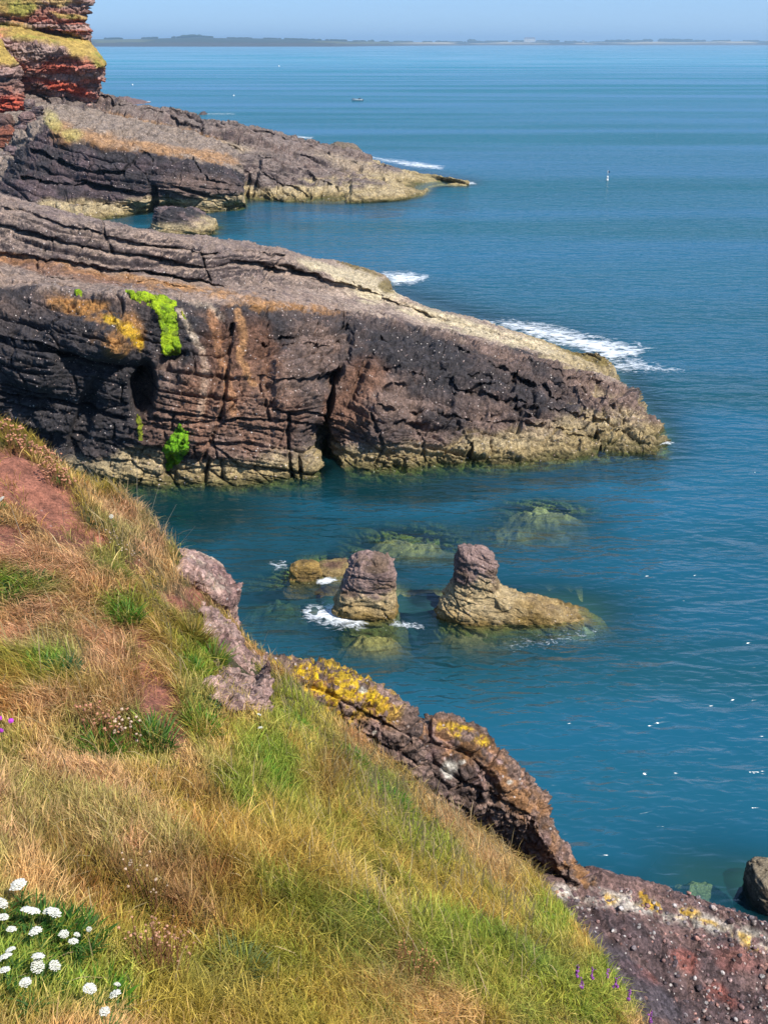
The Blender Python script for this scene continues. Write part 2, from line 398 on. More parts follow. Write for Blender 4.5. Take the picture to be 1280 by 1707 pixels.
c = mixc(c, PURP2, sm(-.2, .25, A))
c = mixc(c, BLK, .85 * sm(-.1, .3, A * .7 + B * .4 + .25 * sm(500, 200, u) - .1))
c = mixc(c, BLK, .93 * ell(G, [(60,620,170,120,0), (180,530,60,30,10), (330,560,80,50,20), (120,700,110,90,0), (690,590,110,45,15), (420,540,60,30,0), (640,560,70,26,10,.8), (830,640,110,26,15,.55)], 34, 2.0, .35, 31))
c = mixc(c, RUST, .55 * ell(G, [(380,640,40,120,-8), (430,600,40,70,-20), (330,700,36,90,0), (600,640,36,50,40), (575,680,30,50,30), (450,700,60,60,0,.6), (260,720,40,60,0,.5)], 26, 1.2, .4, 35))
c = mixc(c, (.30,.15,.075), .85 * lineband(G, [(352,520),(362,575),(378,620),(392,690)], 7, 9, .8, 41))
c = mixc(c, (.34,.18,.08), .85 * lineband(G, [(395,520),(408,560),(402,600),(425,640)], 7, 9, .8, 43))
c = mixc(c, (.48,.38,.28), .7 * lineband(G, [(300,517),(316,550),(338,585)], 5, 4, .5, 45))
c = mixc(c, (.48,.33,.23), .6 * lineband(G, [(338,585),(342,640),(334,690)], 7, 9, .8, 46))
c = mixc(c, (.48,.38,.28), .5 * lineband(G, [(318,503),(350,510),(372,530)], 5, 5, .8, 47))
# upper bedding plane and terrace (rows 2..5 of the lofted surface)
jit = .35 * A + .25 * B
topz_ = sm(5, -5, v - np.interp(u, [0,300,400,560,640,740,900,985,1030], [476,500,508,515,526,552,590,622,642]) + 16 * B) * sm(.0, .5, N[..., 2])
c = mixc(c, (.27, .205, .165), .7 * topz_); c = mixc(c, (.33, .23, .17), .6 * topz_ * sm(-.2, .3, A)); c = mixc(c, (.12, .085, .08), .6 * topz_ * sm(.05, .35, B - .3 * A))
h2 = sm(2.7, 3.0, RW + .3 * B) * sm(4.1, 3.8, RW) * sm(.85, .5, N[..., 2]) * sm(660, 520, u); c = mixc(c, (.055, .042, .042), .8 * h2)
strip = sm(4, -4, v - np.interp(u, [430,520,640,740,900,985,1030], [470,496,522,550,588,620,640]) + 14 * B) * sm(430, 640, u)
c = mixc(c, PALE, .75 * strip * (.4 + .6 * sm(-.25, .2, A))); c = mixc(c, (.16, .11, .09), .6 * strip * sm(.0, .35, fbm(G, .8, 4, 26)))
c = mixc(c, (.50, .41, .26), .9 * ell(G, [(610,475,60,20,22), (560,455,60,10,20), (760,538,110,11,17), (900,580,90,11,18)], 8, 1.5, .3, 51))
c = mixc(c, ORG, .8 * ell(G, [(150,515,75,14,12), (205,555,34,36,30), (250,470,170,7,9,.8), (480,512,90,8,6,.8), (80,440,120,6,9,.7), (360,485,90,6,8,.7)], 12, .9, .4, 55) * sm(-.5, .1, B))
c = mixc(c, YEL, .8 * ell(G, [(185,533,16,6,20), (215,552,20,10,35), (232,570,8,12,0)], 8, .5, .4, 57))
c = mixc(c, RUST, .6 * ell(G, [(40,437,80,10,8), (120,455,120,9,9)], 8, .9, .4, 58))
# tide zone: higher towards the tip
z = G[..., 2]
hgt = 1.0 + .25 * sm(760, 900, u) - .3 * sm(980, 1060, u) + .6 * np.exp(-((u - 230) / 50) ** 2)
zz = z + .8 * fbm(G, 2.5, 4, 61)
c = mixc(c, TAN, .85 * (1 - sm(hgt - .35, hgt + .35, zz)))
c = mixc(c, TAN2, .75 * (1 - sm(.45, 1.0, z + .3 * fbm(G, 1.0, 3, 63)) ))
c = mixc(c, WET, .9 * (1 - sm(.1, .42, z + .15 * fbm(G, .8, 3, 65))))
c = mixc(c, (.13, .17, .03), 1 - sm(-.5, .02, z))
c = mixc(c, (.14,.10,.02), .8 * ell(G, [(1000,600,22,10,20), (965,590,25,6,18), (645,478,14,14,0), (600,447,40,5,20)], 5, 1., .3, 67))
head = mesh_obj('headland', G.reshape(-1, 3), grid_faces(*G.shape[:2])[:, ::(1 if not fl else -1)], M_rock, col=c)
tag(head, 'long dark purple headland of bedded rock with lime green algae, its tip in white foam', 'headland', kind='structure')
HG, HN = G, N
def algae(name, label, poly, thick=.16, ca=(.36, .50, .012), cb=(.22, .36, .01)):
    """a mat of algae lying on the headland's face: the face's own mesh inside an outline, raised and lumpy"""
    u, v = proj(HG); w = 5.5
    uu = u + w * fbm(HG, .5, 5, 801); vv = v + w * fbm(HG, .5, 5, 802)
    m = inpoly(uu, vv, poly) & (HG[..., 1] < 75)
    n = m.shape; f = grid_faces(*n); mf = m.ravel()[f].all(axis=1); f = f[mf]
    if not len(f): return
    ids, inv = np.unique(f.ravel(), return_inverse=True)
    g = HG.reshape(-1, 3)[ids]; nn = HN.reshape(-1, 3)[ids]
    cnt = np.bincount(inv, minlength=len(ids)); edge = cnt < 4
    t = thick * (.45 + .55 * sm(-.6, .6, fbm(g, .45, 3, 803))) + .05 * ridge(g, .3, 3, 805)
    t = np.where(edge, -.03, t)
    cc = np.zeros((len(ids), 3)) + np.array(ca); cc = mixc(cc, cb, sm(-.2, .4, fbm(g, .5, 3, 804))); cc = mixc(cc, (.10, .13, .02), .7 * sm(.15, .45, fbm(g, .25, 3, 806)))
    ff = inv.reshape(-1, 4)
    o = mesh_obj(name, g + nn * t[:, None], ff if not fl else ff[:, ::-1], M_algae, col=cc, parent=head)
    o['label'] = label
algae('algae_mat', 'lime green algae hanging like a curtain from the top of the face',
      [(203,484),(235,485),(264,492),(292,503),(296,530),(300,560),(304,592),(285,596),(266,590),(268,560),(264,530),(250,512),(225,505)])
algae('algae_mat', 'bright green leaf-shaped patch of algae just above the waterline',
      [(300,704),(313,716),(315,735),(312,755),(300,776),(285,784),(274,776),(276,760),(269,748),(282,728)], ca=(.26,.52,.015), cb=(.15,.38,.01))
algae('algae_mat', 'small yellow green streak of algae beside the dark hollow', [(226,690),(233,690),(240,712),(242,735),(232,738),(228,712)], .08, (.28,.32,.02), (.2,.22,.02))
algae('algae_mat', 'tiny dot of green algae near the top left of the face', [(118,484),(138,484),(139,498),(119,497)], .1)
algae('algae_mat', 'thin yellow line of algae beside the pale streak', [(298,518),(303,518),(312,535),(308,536)], .06, (.45,.42,.03))

# ================================================================== far headlands
# big square block in front
bk = [P(-40,200,176), P(30,190,178), P(78,181,180), P(200,192,186), P(320,222,186), P(388,250,182)]
lp = [P(-60,318,158), P(-10,305,160), P(38,245,164), P(80,200,167), P(116,232,163), P(200,240,162), P(300,256,163), P(394,277,165)]
md = [P(-60,330,156), P(-10,328,156), P(40,300,157), P(90,285,158), P(140,290,157.5), P(200,298,157), P(300,308,157), P(400,312,160)]
m2 = [P(-60,350,155), P(0,345,154), P(60,335,153), P(120,335,153.5), P(200,335,155), P(300,337,157), P(402,334,160)]
bs = [SEA(-60,372), SEA(0,370), SEA(70,369), SEA(140,367), SEA(200,361), SEA(262,352), SEA(330,354), SEA(403,346)]
rows = wrapcol([[p + np.array([1, 10, -6]) for p in bk], bk, lp, md, m2, bs, [p + np.array([0, -2, -3]) for p in bs]], (-1.5, 12, -4))
G, N, fl = patch_grid(rows, 520, 300)
D = rocky(G, N, 2.0, (.15, -.1, 1), 2.4, 9, .8, .55, 13, 1.0, .28)
D2 = dents(G, np.zeros(D.shape), [(255,330,12,30,0,3), (180,318,90,5,12,2.0), (330,322,60,4,14,1.6), (130,300,80,4,18,1.6), (240,255,30,5,40,.8),(262,345,60,6,0,1.2), (215,335,60,20,10,-.9)], 3)
D2 = cuts(G, D2, [([(55,255),(100,270),(135,285),(205,292)],4,2.2), ([(40,300),(90,305),(150,310),(200,318),(255,328),(300,338)],4,2.2), ([(240,245),(205,290)],4,1.2), ([(278,325),(282,352)],4,1.5), ([(320,262),(345,300),(400,310)],3,1.0), ([(80,330),(150,345),(250,340)],3,1.2)], 4, 3)
G = G + N * D[..., None]; G[..., 1] += D2
N = grid_normals(G); N = -N if fl else N
SUBM.append(G.reshape(-1, 3))
A = fbm(G, 6, 5, 121); B = fbm(G, 2, 4, 122)
c = np.zeros(G.shape) + np.array((.095, .066, .068)); c = mixc(c, BLK, .9 * sm(-.4, .15, A + .3 * B))
RW = np.repeat(ROWT[:, None], G.shape[1], 1); up = sm(2.15, 1.95, RW + .25 * B)
c = mixc(c, (.26, .20, .155), .85 * up)
c = mixc(c, ORG, .5 * ell(G, [(160,232,50,12,12), (250,245,60,8,10), (340,258,60,8,10), (105,222,22,18,40), (200,245,30,12,0,.8)], 9, 2., .4, 131))
c = mixc(c, (.40, .34, .1), .6 * ell(G, [(90,205,12,22,-30), (120,225,20,10,0)], 6, 2., .4, 132))
c = mixc(c, PURP, .7 * ell(G, [(340,320,70,28,8)], 10, 2, .4, 133))
c = tide(c, G, 2.1, 134)
blk = mesh_obj('headland', G.reshape(-1, 3), grid_faces(*G.shape[:2])[:, ::(1 if not fl else -1)], M_rock_far, col=c)
tag(blk, 'square dark rock block with an orange lichened top beyond the cove', 'headland', kind='structure')
# long ridge behind
cr_ = [P(-60,120,222), P(20,138,218), P(100,150,214), P(170,165,214), P(225,176,215), P(272,187,216), P(284,183,216), P(325,191,217), P(345,199,217), P(455,219,216), P(545,245,216), P(590,255,216),
       P(640,272,211), P(700,290,205), SEA(742,297,.4), SEA(778,305,.3)]
r1 = [P(-60,150,205), P(20,158,203), P(100,168,202), P(180,190,201), P(240,199,201), P(300,210,201), P(400,228,202), P(500,250,203), P(600,274,202), P(660,288,200), P(700,296,199), P(742,303,197), P(778,307,196)]
r2 = [P(-60,185,190), P(20,186,190), P(100,190,191), P(180,208,192), P(300,232,192), P(400,252,190), P(500,274,189), P(600,292,190), P(680,303,190), P(708,309,190), P(742,306,195), P(778,308,195.6)]
r3 = [P(-60,230,180), P(100,240,182), P(250,265,182), P(400,288,178), P(500,300,178), P(600,310,180), P(670,313,183), P(704,318,186), P(742,308,194), P(778,308.5,195)]
rb = [SEA(-60,330), SEA(100,335), SEA(300,338), SEA(403,334), SEA(440,332), SEA(500,336), SEA(560,338), SEA(620,335), SEA(670,331), SEA(704,324), SEA(716,312), SEA(742,309), SEA(778,308.5)]
rows = wrapcol([[p + np.array([2, 14, -6]) for p in cr_], cr_, r1, r2, r3, rb, [p + np.array([0, -2, -3]) for p in rb]], (2, 6, -3))
G, N, fl = patch_grid(rows, 760, 300)
D = rocky(G, N, 2.2, (.14, -.25, 1), 1.8, 16, 1.25, .8, 23, .9, .35) + strata(G, (.14, -.25, 1), .7, 9, .4, .3, 224, .5, 9)
D2 = dents(G, np.zeros(D.shape), [(420,300,16,50,10,3), (405,320,10,40,0,3)], 3)
D2 = cuts(G, D2, [([(60,163),(150,188),(250,213),(330,234),(400,250)],4,2.4), ([(120,160),(200,178),(300,204),(380,222)],3.5,2.0), ([(280,192),(380,216),(480,240),(560,262),(640,287)],3.5,2.0), ([(80,180),(180,205),(260,225),(340,245)],3,1.6),
    ([(410,262),(450,272),(520,300),(560,318)],4,2.4), ([(420,292),(480,312),(520,325)],3,1.5), ([(450,232),(540,262),(620,296),(680,310)],3,1.5), ([(490,260),(560,285),(640,305)],3,1.2)], 4, 3)
tipm = 1 - .75 * sm(640, 720, proj(G)[0])
G = G + N * (D * tipm)[..., None]; G[..., 1] += D2
N = grid_normals(G); N = -N if fl else N
SUBM.append(G.reshape(-1, 3))
u, v = proj(G)
A = fbm(G, 7, 5, 221); B = fbm(G, 2, 4, 222)
c = np.zeros(G.shape) + np.array((.155, .108, .09)); c = mixc(c, (.07, .054, .05), .85 * sm(-.3, .25, A + .2 * B))
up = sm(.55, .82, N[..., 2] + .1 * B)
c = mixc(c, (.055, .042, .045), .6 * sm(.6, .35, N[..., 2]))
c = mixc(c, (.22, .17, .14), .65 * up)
c = mixc(c, (.38, .29, .19), .7 * ell(G, [(160,200,110,9,12), (300,222,120,6,13), (620,285,90,10,18)], 8, 3, .4, 231))
c = mixc(c, ORG, .5 * ell(G, [(240,205,70,4,14), (330,225,40,3,14)], 6, 2, .4, 233))
c = tide(c, G, 1.7, 234)
c = mixc(c, (.36, .28, .13), .8 * sm(690, 720, u))
rg = mesh_obj('headland', G.reshape(-1, 3), grid_faces(*G.shape[:2])[:, ::(1 if not fl else -1)], M_rock_far, col=c)
tag(rg, 'long low ridge of tilted rock running out to a thin pale tip, farthest of the headlands', 'headland', kind='structure')

# ================================================================== red cliff
def cliff(name, label, rows, nu, nv, seed, grass, cat='cliff'):
    rows = wrapcol(rows, (-7, 20, 0)); rows = [[p - np.array([.4 * (k >= len(r) - 3), 0, 0]) for k, p in enumerate(r)] for r in rows]
    G, N, fl = patch_grid(rows, nu, nv)
    d = strata(G, (-.05, .03, 1), 1.5, 5, 1.5, .6, seed, .2, 12) + strata(G, (-.05, .03, 1), .5, 2.5, .6, .25, seed + 3, .2, 12)
    d += .5 * fbm(G, 5, 4, seed + 5) + .2 * ridge(G, 1.6, 3, seed + 6)
    d += blocks(G, (-.05, .03, 1), 3.2, 1.1, .5, seed + 21) + blocks(G, (-.05, .03, 1), 1.3, .5, .25, seed + 23)
    gm = ell(G, grass, 7, 3, .3, seed + 9)
    d *= (1 - .8 * gm)
    G = G + N * d[..., None] + N * (.5 * gm * (1 + .5 * fbm(G, 1.2, 3, seed + 10)))[..., None]
    N = grid_normals(G); N = -N if fl else N
    zb = G[..., 2] + 1.1 * fbm(G, 7, 4, seed + 11)
    i = np.floor(zb / .9); q = _h(i, i * 0, i * 0, seed + 12)
    c = np.zeros(G.shape) + np.array((.22, .105, .085))
    c = mixc(c, (.25, .17, .16), sm(.25, .4, q)); c = mixc(c, (.27, .085, .06), .8*sm(.68, .75, q)); c = mixc(c, (.13, .08, .078), sm(.87, .9, q))
    c = mixc(c, (.16, .11, .105), .7*sm(-.05, .3, fbm(G, 3.5, 4, seed + 33)))
    u, v = proj(G)
    c = mixc(c, (.36, .065, .035), .85 * ell(G, [(115,148,48,9,14), (20,185,40,24,10), (80,110,60,7,8,.6), (10,270,40,16,0), (45,170,30,12,0,.5)], 5, 2, .3, seed + 14))
    c = mixc(c, (.27, .21, .2), .7 * ell(G, [(75,85,40,10,5), (50,95,30,16,0), (150,125,40,10,8,.6)], 5, 2, .3, seed + 15))
    c = mixc(c, (.27, .20, .055), .95 * gm)
    c = mixc(c, (.13, .16, .03), .7 * gm * sm(-.1, .4, fbm(G, 2.5, 4, seed + 16)))
    c = c * np.array([1.4, 1.3, 1.15])
    o = mesh_obj(name, G.reshape(-1, 3), grid_faces(*G.shape[:2])[:, ::(1 if not fl else -1)], M_cliff, col=c)
    tag(o, label, cat, kind='structure'); SUBM.append(G.reshape(-1, 3)[::7])
    return o
rows = [[P(-120,-160,222), P(60,-160,222), P(140,-165,222)],
        [P(-120,-70,214), P(40,-70,214), P(146,-75,215)],
        [P(-120,2,211), P(60,4,211), P(100,4,211), P(150,2,213)],
        [P(-120,26,210), P(0,34,210), P(60,44,210), P(110,52,210), P(148,60,213)],
        [P(-120,36,212), P(0,42,213), P(60,52,213), P(110,60,213), P(146,66,215)],
        [P(-120,60,203), P(0,62,203), P(50,68,203), P(100,82,202.5), P(150,98,203), P(176,106,207)],
        [P(-120,105,202), P(30,110,202.4), P(100,116,202.4), P(150,118,203), P(178,118,207)],
        [P(-120,138,204), P(30,138,204), P(70,140,204), P(120,152,204), P(164,160,208)],
        [P(-120,170,206), P(20,170,206), P(80,176,206), P(130,182,206), P(168,186,209)]]
cliff('cliff', 'tall red and grey banded sea cliff with grassy ledges at the upper left corner', rows, 330, 300, 71,
      [(135,80,45,17,20), (60,62,60,10,8), (20,8,60,16,0,.9), (20,45,40,8,5), (120,28,40,5,10,.7), (100,5,30,6,5,.7), (165,98,14,12,30)])
rows = [[P(-120,30,196), P(-30,40,196), P(-5,62,196)],
        [P(-120,56,192), P(-40,62,192), P(2,72,191), P(12,86,192)],
        [P(-120,95,189), P(-40,95,188), P(8,92,189), P(28,106,190), P(38,124,192)],
        [P(-120,120,187), P(-40,122,187), P(10,125,187), P(34,130,188), P(43,134,191)],
        [P(-120,170,186), P(-40,170,186), P(10,170,186), P(30,172,187), P(40,178,190)],
        [P(-120,235,182), P(-40,225,183), P(0,205,185), P(20,200,187), P(36,200,189)],
        [P(-120,300,176), P(-40,290,177), P(0,270,179), P(30,250,181), P(58,225,185)]]
cliff('cliff', 'nearer red cliff buttress with a grassy shoulder at the left edge', rows, 240, 260, 91,
      [(10,95,28,16,40), (-30,75,50,18,10), (50,165,8,10,0,.8)])

# ================================================================== free-standing rocks
def rock_levels(name, label, cat, levels, Y, ry, mat, colf, nth=170, nz=130, seed=5, amp=.2, T=.5, tilt=(.2, .1, 1), yoff=0.0, group=None, parent=None, kind=None, sub=True, sq=3.4):
    """closed rock: levels (v, uL, uR, ry-factor) traced at distance Y, cross-sections rounded squares"""
    L = []
    for (v, ul, ur, k) in levels:
        a, b = P(ul, v, Y), P(ur, v, Y); L.append([(a[0] + b[0]) / 2, a[2], (b[0] - a[0]) / 2, ry * k])
    L = np.array(L); L = np.vstack([[L[0][0], L[0][1] + .01, L[0][2] * .05, L[0][3] * .05], L, ])
    t = np.linspace(0, 1, nz); dz = np.abs(np.diff(L[:, 1])) + .5 * np.abs(np.diff(L[:, 2])); s = np.concatenate([[0], np.cumsum(dz)]); s /= s[-1]
    Q = cr(L, np.interp(t, s, np.arange(len(L))))
    th = np.linspace(0, 2 * np.pi, nth, endpoint=False)
    cx = np.sign(np.cos(th)) * np.abs(np.cos(th)) ** (2 / sq); cy = np.sign(np.sin(th)) * np.abs(np.sin(th)) ** (2 / sq)
    G = np.stack([Q[:, 0:1] + Q[:, 2:3] * cx, Y + yoff + Q[:, 3:4] * cy, np.repeat(Q[:, 1:2], nth, 1)], -1)
    N = grid_normals(G, True); cc = np.array([Q[:, 0].mean(), Y + yoff, Q[:, 1].mean()])
    if np.median((N * (G - cc)).sum(-1)) < 0: N = -N
    d = -.25 * amp + amp * fbm(G, 6 * T, 4, seed) + strata(G, tilt, T, 2.5 * T, amp * .7, amp * .5, seed) + amp * .45 * ridge(G, T * .45, 4, seed + 14) + blocks(G, tilt, T * 1.5, amp * 1.5, amp * .5, seed + 9, 2.2) + blocks(G, tilt, T * .7, amp * .35, amp * .2, seed + 19, 3.0) + amp * .4 * ridge(G, T * 1.1, 4, seed + 4) + amp * .3 * fbm(G, .3 * T, 3, seed + 6)
    G = G + N * (d * .8)[..., None]
    N2 = grid_normals(G, True); N2 = np.where(((N2 * N).sum(-1) < 0)[..., None], -N2, N2)
    c = colf(G, N2)
    loc = (Q[-1, 0], Y + yoff, float(G[..., 2].min()))
    o = mesh_obj(name, G.reshape(-1, 3), grid_faces(nz, nth, True), mat, col=c, loc=loc, parent=parent)
    tag(o, label, cat, group, kind)
    if sub: SUBM.append(G.reshape(-1, 3))
    return o
def stackcol(zt, sd):
    def f(G, N):
        A = fbm(G, 1.0, 4, sd); c = np.zeros(G.shape) + np.array((.26, .175, .15)); c = mixc(c, (.12, .08, .07), sm(-.1, .4, A))
        z = G[..., 2] + .55 * A + .3 * fbm(G, .35, 3, sd + 2)
        c = mixc(c, (.40, .30, .16), 1 - sm(zt - .3, zt + .3, z)); c = mixc(c, (.13, .085, .05), .75 * sm(.05, .35, fbm(G * np.array([.5, .5, 2.2]), .8, 4, sd + 4))); c = mixc(c, (.30, .20, .075), .7 * (1 - sm(.3, .8, z)))
        c = mixc(c, (.17, .11, .03), .9 * (1 - sm(.05, .3, z))); c = mixc(c, (.14, .15, .04), 1 - sm(-.4, 0, G[..., 2])); return c
    return f
rock_levels('sea_stack', 'upright blunt rock with a pinkish top, left of the two standing in the water', 'rock',
            [(928,596,634,.5), (938,584,656,.9), (952,578,661,1.0), (970,573,662,1.05), (990,564,662,1.2), (1010,559,664,1.3), (1030,563,665,1.4), (1060,545,680,1.9), (1100,520,700,2.5)],
            SEA(610,1012)[1], .95, M_stack, stackcol(1.05, 601), seed=61, amp=.17, T=.6)
rock_levels('sea_stack', 'rock with a dark knob and a long tan tail sloping right into the water', 'rock',
            [(913,772,806,.55), (922,760,822,.8), (940,758,825,.85), (962,757,824,.85), (976,752,832,.9), (986,745,848,1.0), (994,740,875,1.1), (1002,736,905,1.2), (1010,732,940,1.3), (1018,730,972,1.35), (1028,728,990,1.4), (1050,715,1010,1.9), (1090,690,1040,2.4)],
            SEA(800,1020)[1], .85, M_stack, stackcol(1.75, 603), nth=300, nz=170, seed=67, amp=.15, T=.55, tilt=(.5, .1, 1))
rock_levels('rock', 'small rounded brown rock awash left of the stubby stack', 'rock',
            [(937,494,518,.6), (944,486,532,.9), (955,482,536,1.0), (963,482,532,1.1), (985,470,545,1.6)], SEA(508,961)[1], .5, M_stack,
            lambda G, N: mixc(np.zeros(G.shape) + np.array((.27, .17, .05)), (.12, .08, .03), sm(-.2, .4, fbm(G, .5, 4, 7))), nth=80, nz=50, seed=71, amp=.07, T=.4)
rock_levels('rock', 'low flat wet rock shelf between the rounded rock and the stubby stack', 'rock',
            [(940,536,578,.7), (945,528,590,1.0), (952,520,600,1.2), (972,505,615,1.8)], SEA(560,949)[1], .7, M_stack,
            lambda G, N: mixc(np.zeros(G.shape) + np.array((.24, .17, .07)), (.14, .08, .05), sm(-.2, .4, fbm(G, .5, 4, 8))), nth=80, nz=40, seed=73, amp=.07, T=.3)
rock_levels('boulder', 'dark boulder with a pale wave-washed foot alone in the far cove', 'boulder',
            [(346,264,292,.6), (351,262,316,.9), (360,260,335,1.1), (371,259,354,1.3), (383,258,361,1.4), (392,259,361,1.45), (405,255,366,1.7)], SEA(310,385)[1], 3.2, M_rock_far,
            lambda G, N: tide(mixc(np.zeros(G.shape) + np.array((.15,.105,.1)), BLK, sm(-.1,.3,fbm(G,2.5,4,9))), G, 1.6, 9, .6), nth=110, nz=70, seed=75, amp=.4, T=1.5)
rock_levels('boulder', 'dark barnacled boulder cut off by the right edge of the photo', 'boulder',
            [(1452,1264,1300,.6), (1457,1256,1312,.9), (1466,1250,1322,1.05), (1482,1247,1328,1.1), (1504,1244,1330,1.2), (1540,1232,1345,1.6)], SEA(1285,1492)[1], .75, M_stack,
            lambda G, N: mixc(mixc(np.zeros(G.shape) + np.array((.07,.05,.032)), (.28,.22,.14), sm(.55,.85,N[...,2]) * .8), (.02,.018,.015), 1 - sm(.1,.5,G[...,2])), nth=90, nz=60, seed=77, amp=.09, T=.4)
rock_levels('rock', 'thin dark skerry off the end of the far ridge', 'rock',
            [(239,556,580,.7), (243,549,592,1.0), (248,546,598,1.2), (256,540,606,1.8)], SEA(572,251)[1], 3.0, M_rock_far,
            lambda G, N: np.zeros(G.shape) + np.array((.17,.13,.09)), nth=70, nz=30, seed=79, amp=.3, T=1.2)
rock_levels('rock', 'low dark reef lying off the foot of the red cliff', 'rock',
            [(163,196,212,.7), (166,186,222,1.0), (170,176,242,1.3), (175,166,250,1.8)], SEA(205,172)[1], 8.0, M_rock_far,
            lambda G, N: np.zeros(G.shape) + np.array((.15,.10,.09)), nth=70, nz=30, seed=81, amp=.5, T=1.2)
rock_levels('rock', 'tiny dark rock breaking the surface beside a streak of foam', 'rock',
            [(187,336,341,.8), (189.5,334,344,1.2), (193,330,348,1.8)], SEA(339,190.5)[1], 2.5, M_rock_far,
            lambda G, N: np.zeros(G.shape) + np.array((.08,.06,.055)), nth=40, nz=20, seed=83, amp=.2, T=1.2)
# rubble at the foot of the cliff
lab = ['pink block on the rubble right under the cliff foot', 'dark block wedged beside the apex of the square headland', 'broad flat slab lowest of the cliff rubble',
       'rusty boulder in the middle of the cliff rubble at the left edge', 'grey angular block leaning on the rusty rubble', 'small pale block near the left edge below the red soil', 'purple boulder above the flat slab', 'round brown boulder against the red buttress', 'narrow block highest of the cliff rubble']
for k, (a, b, w, h) in enumerate([(46,196,24,15), (62,184,22,12), (22,305,52,20), (14,222,36,24), (34,222,26,18), (8,262,34,18), (24,252,32,18), (6,200,30,20), (50,172,16,11)]):
    Yk = 172 - (b - 190) * .08
    rock_levels('boulder', lab[k], 'boulder', [(b-h*.5,a-w*.25,a+w*.3,.6), (b-h*.25,a-w*.42,a+w*.45,.9), (b+h*.1,a-w*.5,a+w*.5,1), (b+h*.5,a-w*.45,a+w*.5,1), (b+h*.9,a-w*.5,a+w*.5,1.)], Yk, w * .045, M_rock_far,
                (lambda kk: lambda G, N: mixc(np.zeros(G.shape) + np.array([(.24,.15,.13),(.08,.06,.06),(.22,.17,.14),(.26,.09,.05),(.19,.14,.13),(.27,.22,.18),(.17,.12,.12),(.15,.09,.07),(.2,.14,.12)][kk]), (.1,.06,.06), .6*sm(-.1,.4,fbm(G,1.5,3,kk))))(k),
                nth=48, nz=30, seed=90 + k, amp=.35, T=1.6, group='boulders fallen from the cliff', sq=4.5, sub=False)

# submerged rocks
def sunk(label, u0, v0, ru, rv, top, seed, c0=(.30, .30, .12)):
    c = SEA(u0, v0); a = abs(SEA(u0 + ru, v0)[0] - c[0]); b = abs(SEA(u0, v0 - rv)[1] - SEA(u0, v0 + rv)[1]) / 2
    n = 70; s = np.linspace(-1.5, 1.5, n); X, Yg = np.meshgrid(s, s); r = np.hypot(X, Yg)
    g = np.stack([c[0] + X * a, c[1] + Yg * b, 0 * X], -1)
    z = top - .22 - .55 * r ** 2 + .55 * fbm(g, 1.3, 4, seed) + .25 * ridge(g, .5, 3, seed + 1)
    g[..., 2] = np.minimum(z, -.12)
    cc = np.zeros(g.shape) + np.array(c0) * 1.15; cc = mixc(cc, np.array(c0) * .6, sm(-.1, .4, fbm(g, .9, 4, seed + 2)))
    o = mesh_obj('submerged_rock', g.reshape(-1, 3), grid_faces(n, n), M_stack, col=cc, loc=(c[0], c[1], -4)); SUBM.append(g.reshape(-1, 3))
    tag(o, label, 'underwater rock')
sunk('sunken pale rock seen through the water right of the stacks and nearest the headland', 905, 853, 52, 15, .02, 1)
sunk('wide sunken rock seen through the water behind the two stacks', 680, 905, 75, 22, -.18, 2, (.32, .30, .12))
sunk('sunken yellowish rock in front of the blunt pinkish stack', 625, 1056, 52, 30, -.22, 3, (.36, .28, .10))
sunk('sunken dark ledge in front of the rock with the long tail', 790, 1050, 60, 22, -.12, 4, (.26, .22, .10))
sunk('green sunken rock near the right boulder', 1165, 1462, 55, 30, -.30, 5, (.24, .30, .13))
sunk('faint sunken shelf near the tip of the sloping tail', 960, 1035, 40, 20, -.15, 6, (.30, .34, .18))
sunk('faint sunken rock off the right of the sunken shelf', 880, 890, 60, 14, -.45, 8, (.22, .26, .14))
sunk('broad sunken green shelf left of the blunt stack', 470, 1000, 60, 40, -.75, 7, (.14, .22, .10))

# ================================================================== sea
allp = np.concatenate(SUBM); allp = allp[(allp[:, 2] < 1.5) & (allp[:, 1] < 250)]
cs = .5; x0, y0, nx, ny = -90., 14., 320, 460
ras = np.full((ny, nx), -9.0); ix = ((allp[:, 0] - x0) / cs).astype(int); iy = ((allp[:, 1] - y0) / cs).astype(int)
ok = (ix >= 0) & (ix < nx) & (iy >= 0) & (iy < ny); np.maximum.at(ras, (iy[ok], ix[ok]), np.minimum(allp[ok, 2], .3))
def blur(a):
    b = a.copy(); b[1:-1, 1:-1] = (a[1:-1,1:-1]*2 + a[:-2,1:-1] + a[2:,1:-1] + a[1:-1,:-2] + a[1:-1,2:]) / 6; return b
cl = np.exp(np.minimum(ras, 0) / .6) * (ras > -3.2)
for _ in range(1): cl = blur(cl)
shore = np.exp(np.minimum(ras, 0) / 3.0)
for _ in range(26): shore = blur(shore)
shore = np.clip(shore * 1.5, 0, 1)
gx = x0 + (np.arange(nx) + .5) * cs; gy = y0 + (np.arange(ny) + .5) * cs
ext = np.geomspace(1, 1200, 26)
X = np.concatenate([gx[0] - 30 * ext[::-1], gx, gx[-1] + 30 * ext]); Yy = np.concatenate([gy[0] - 30 * ext[::-1][8:], gy, gy[-1] + 30 * ext])
XX, YY = np.meshgrid(X, Yy); ZZ = np.zeros(XX.shape)
pp = np.stack([XX, YY, ZZ], -1)
pu_, pv_ = proj(pp); cliff_refl = ell(pp, [(330,850,200,60,6), (620,812,330,38,-3), (850,790,240,30,-4,.9), (430,960,110,90,30,.7), (560,900,240,60,0,.6), (300,362,190,26,0,.6), (560,345,180,12,0,.6), (1100,1490,170,20,15,.6)], 26, 5, .7, 905) * (YY < 260)  # mask for the rocks' dark reflection, painted into the water colour
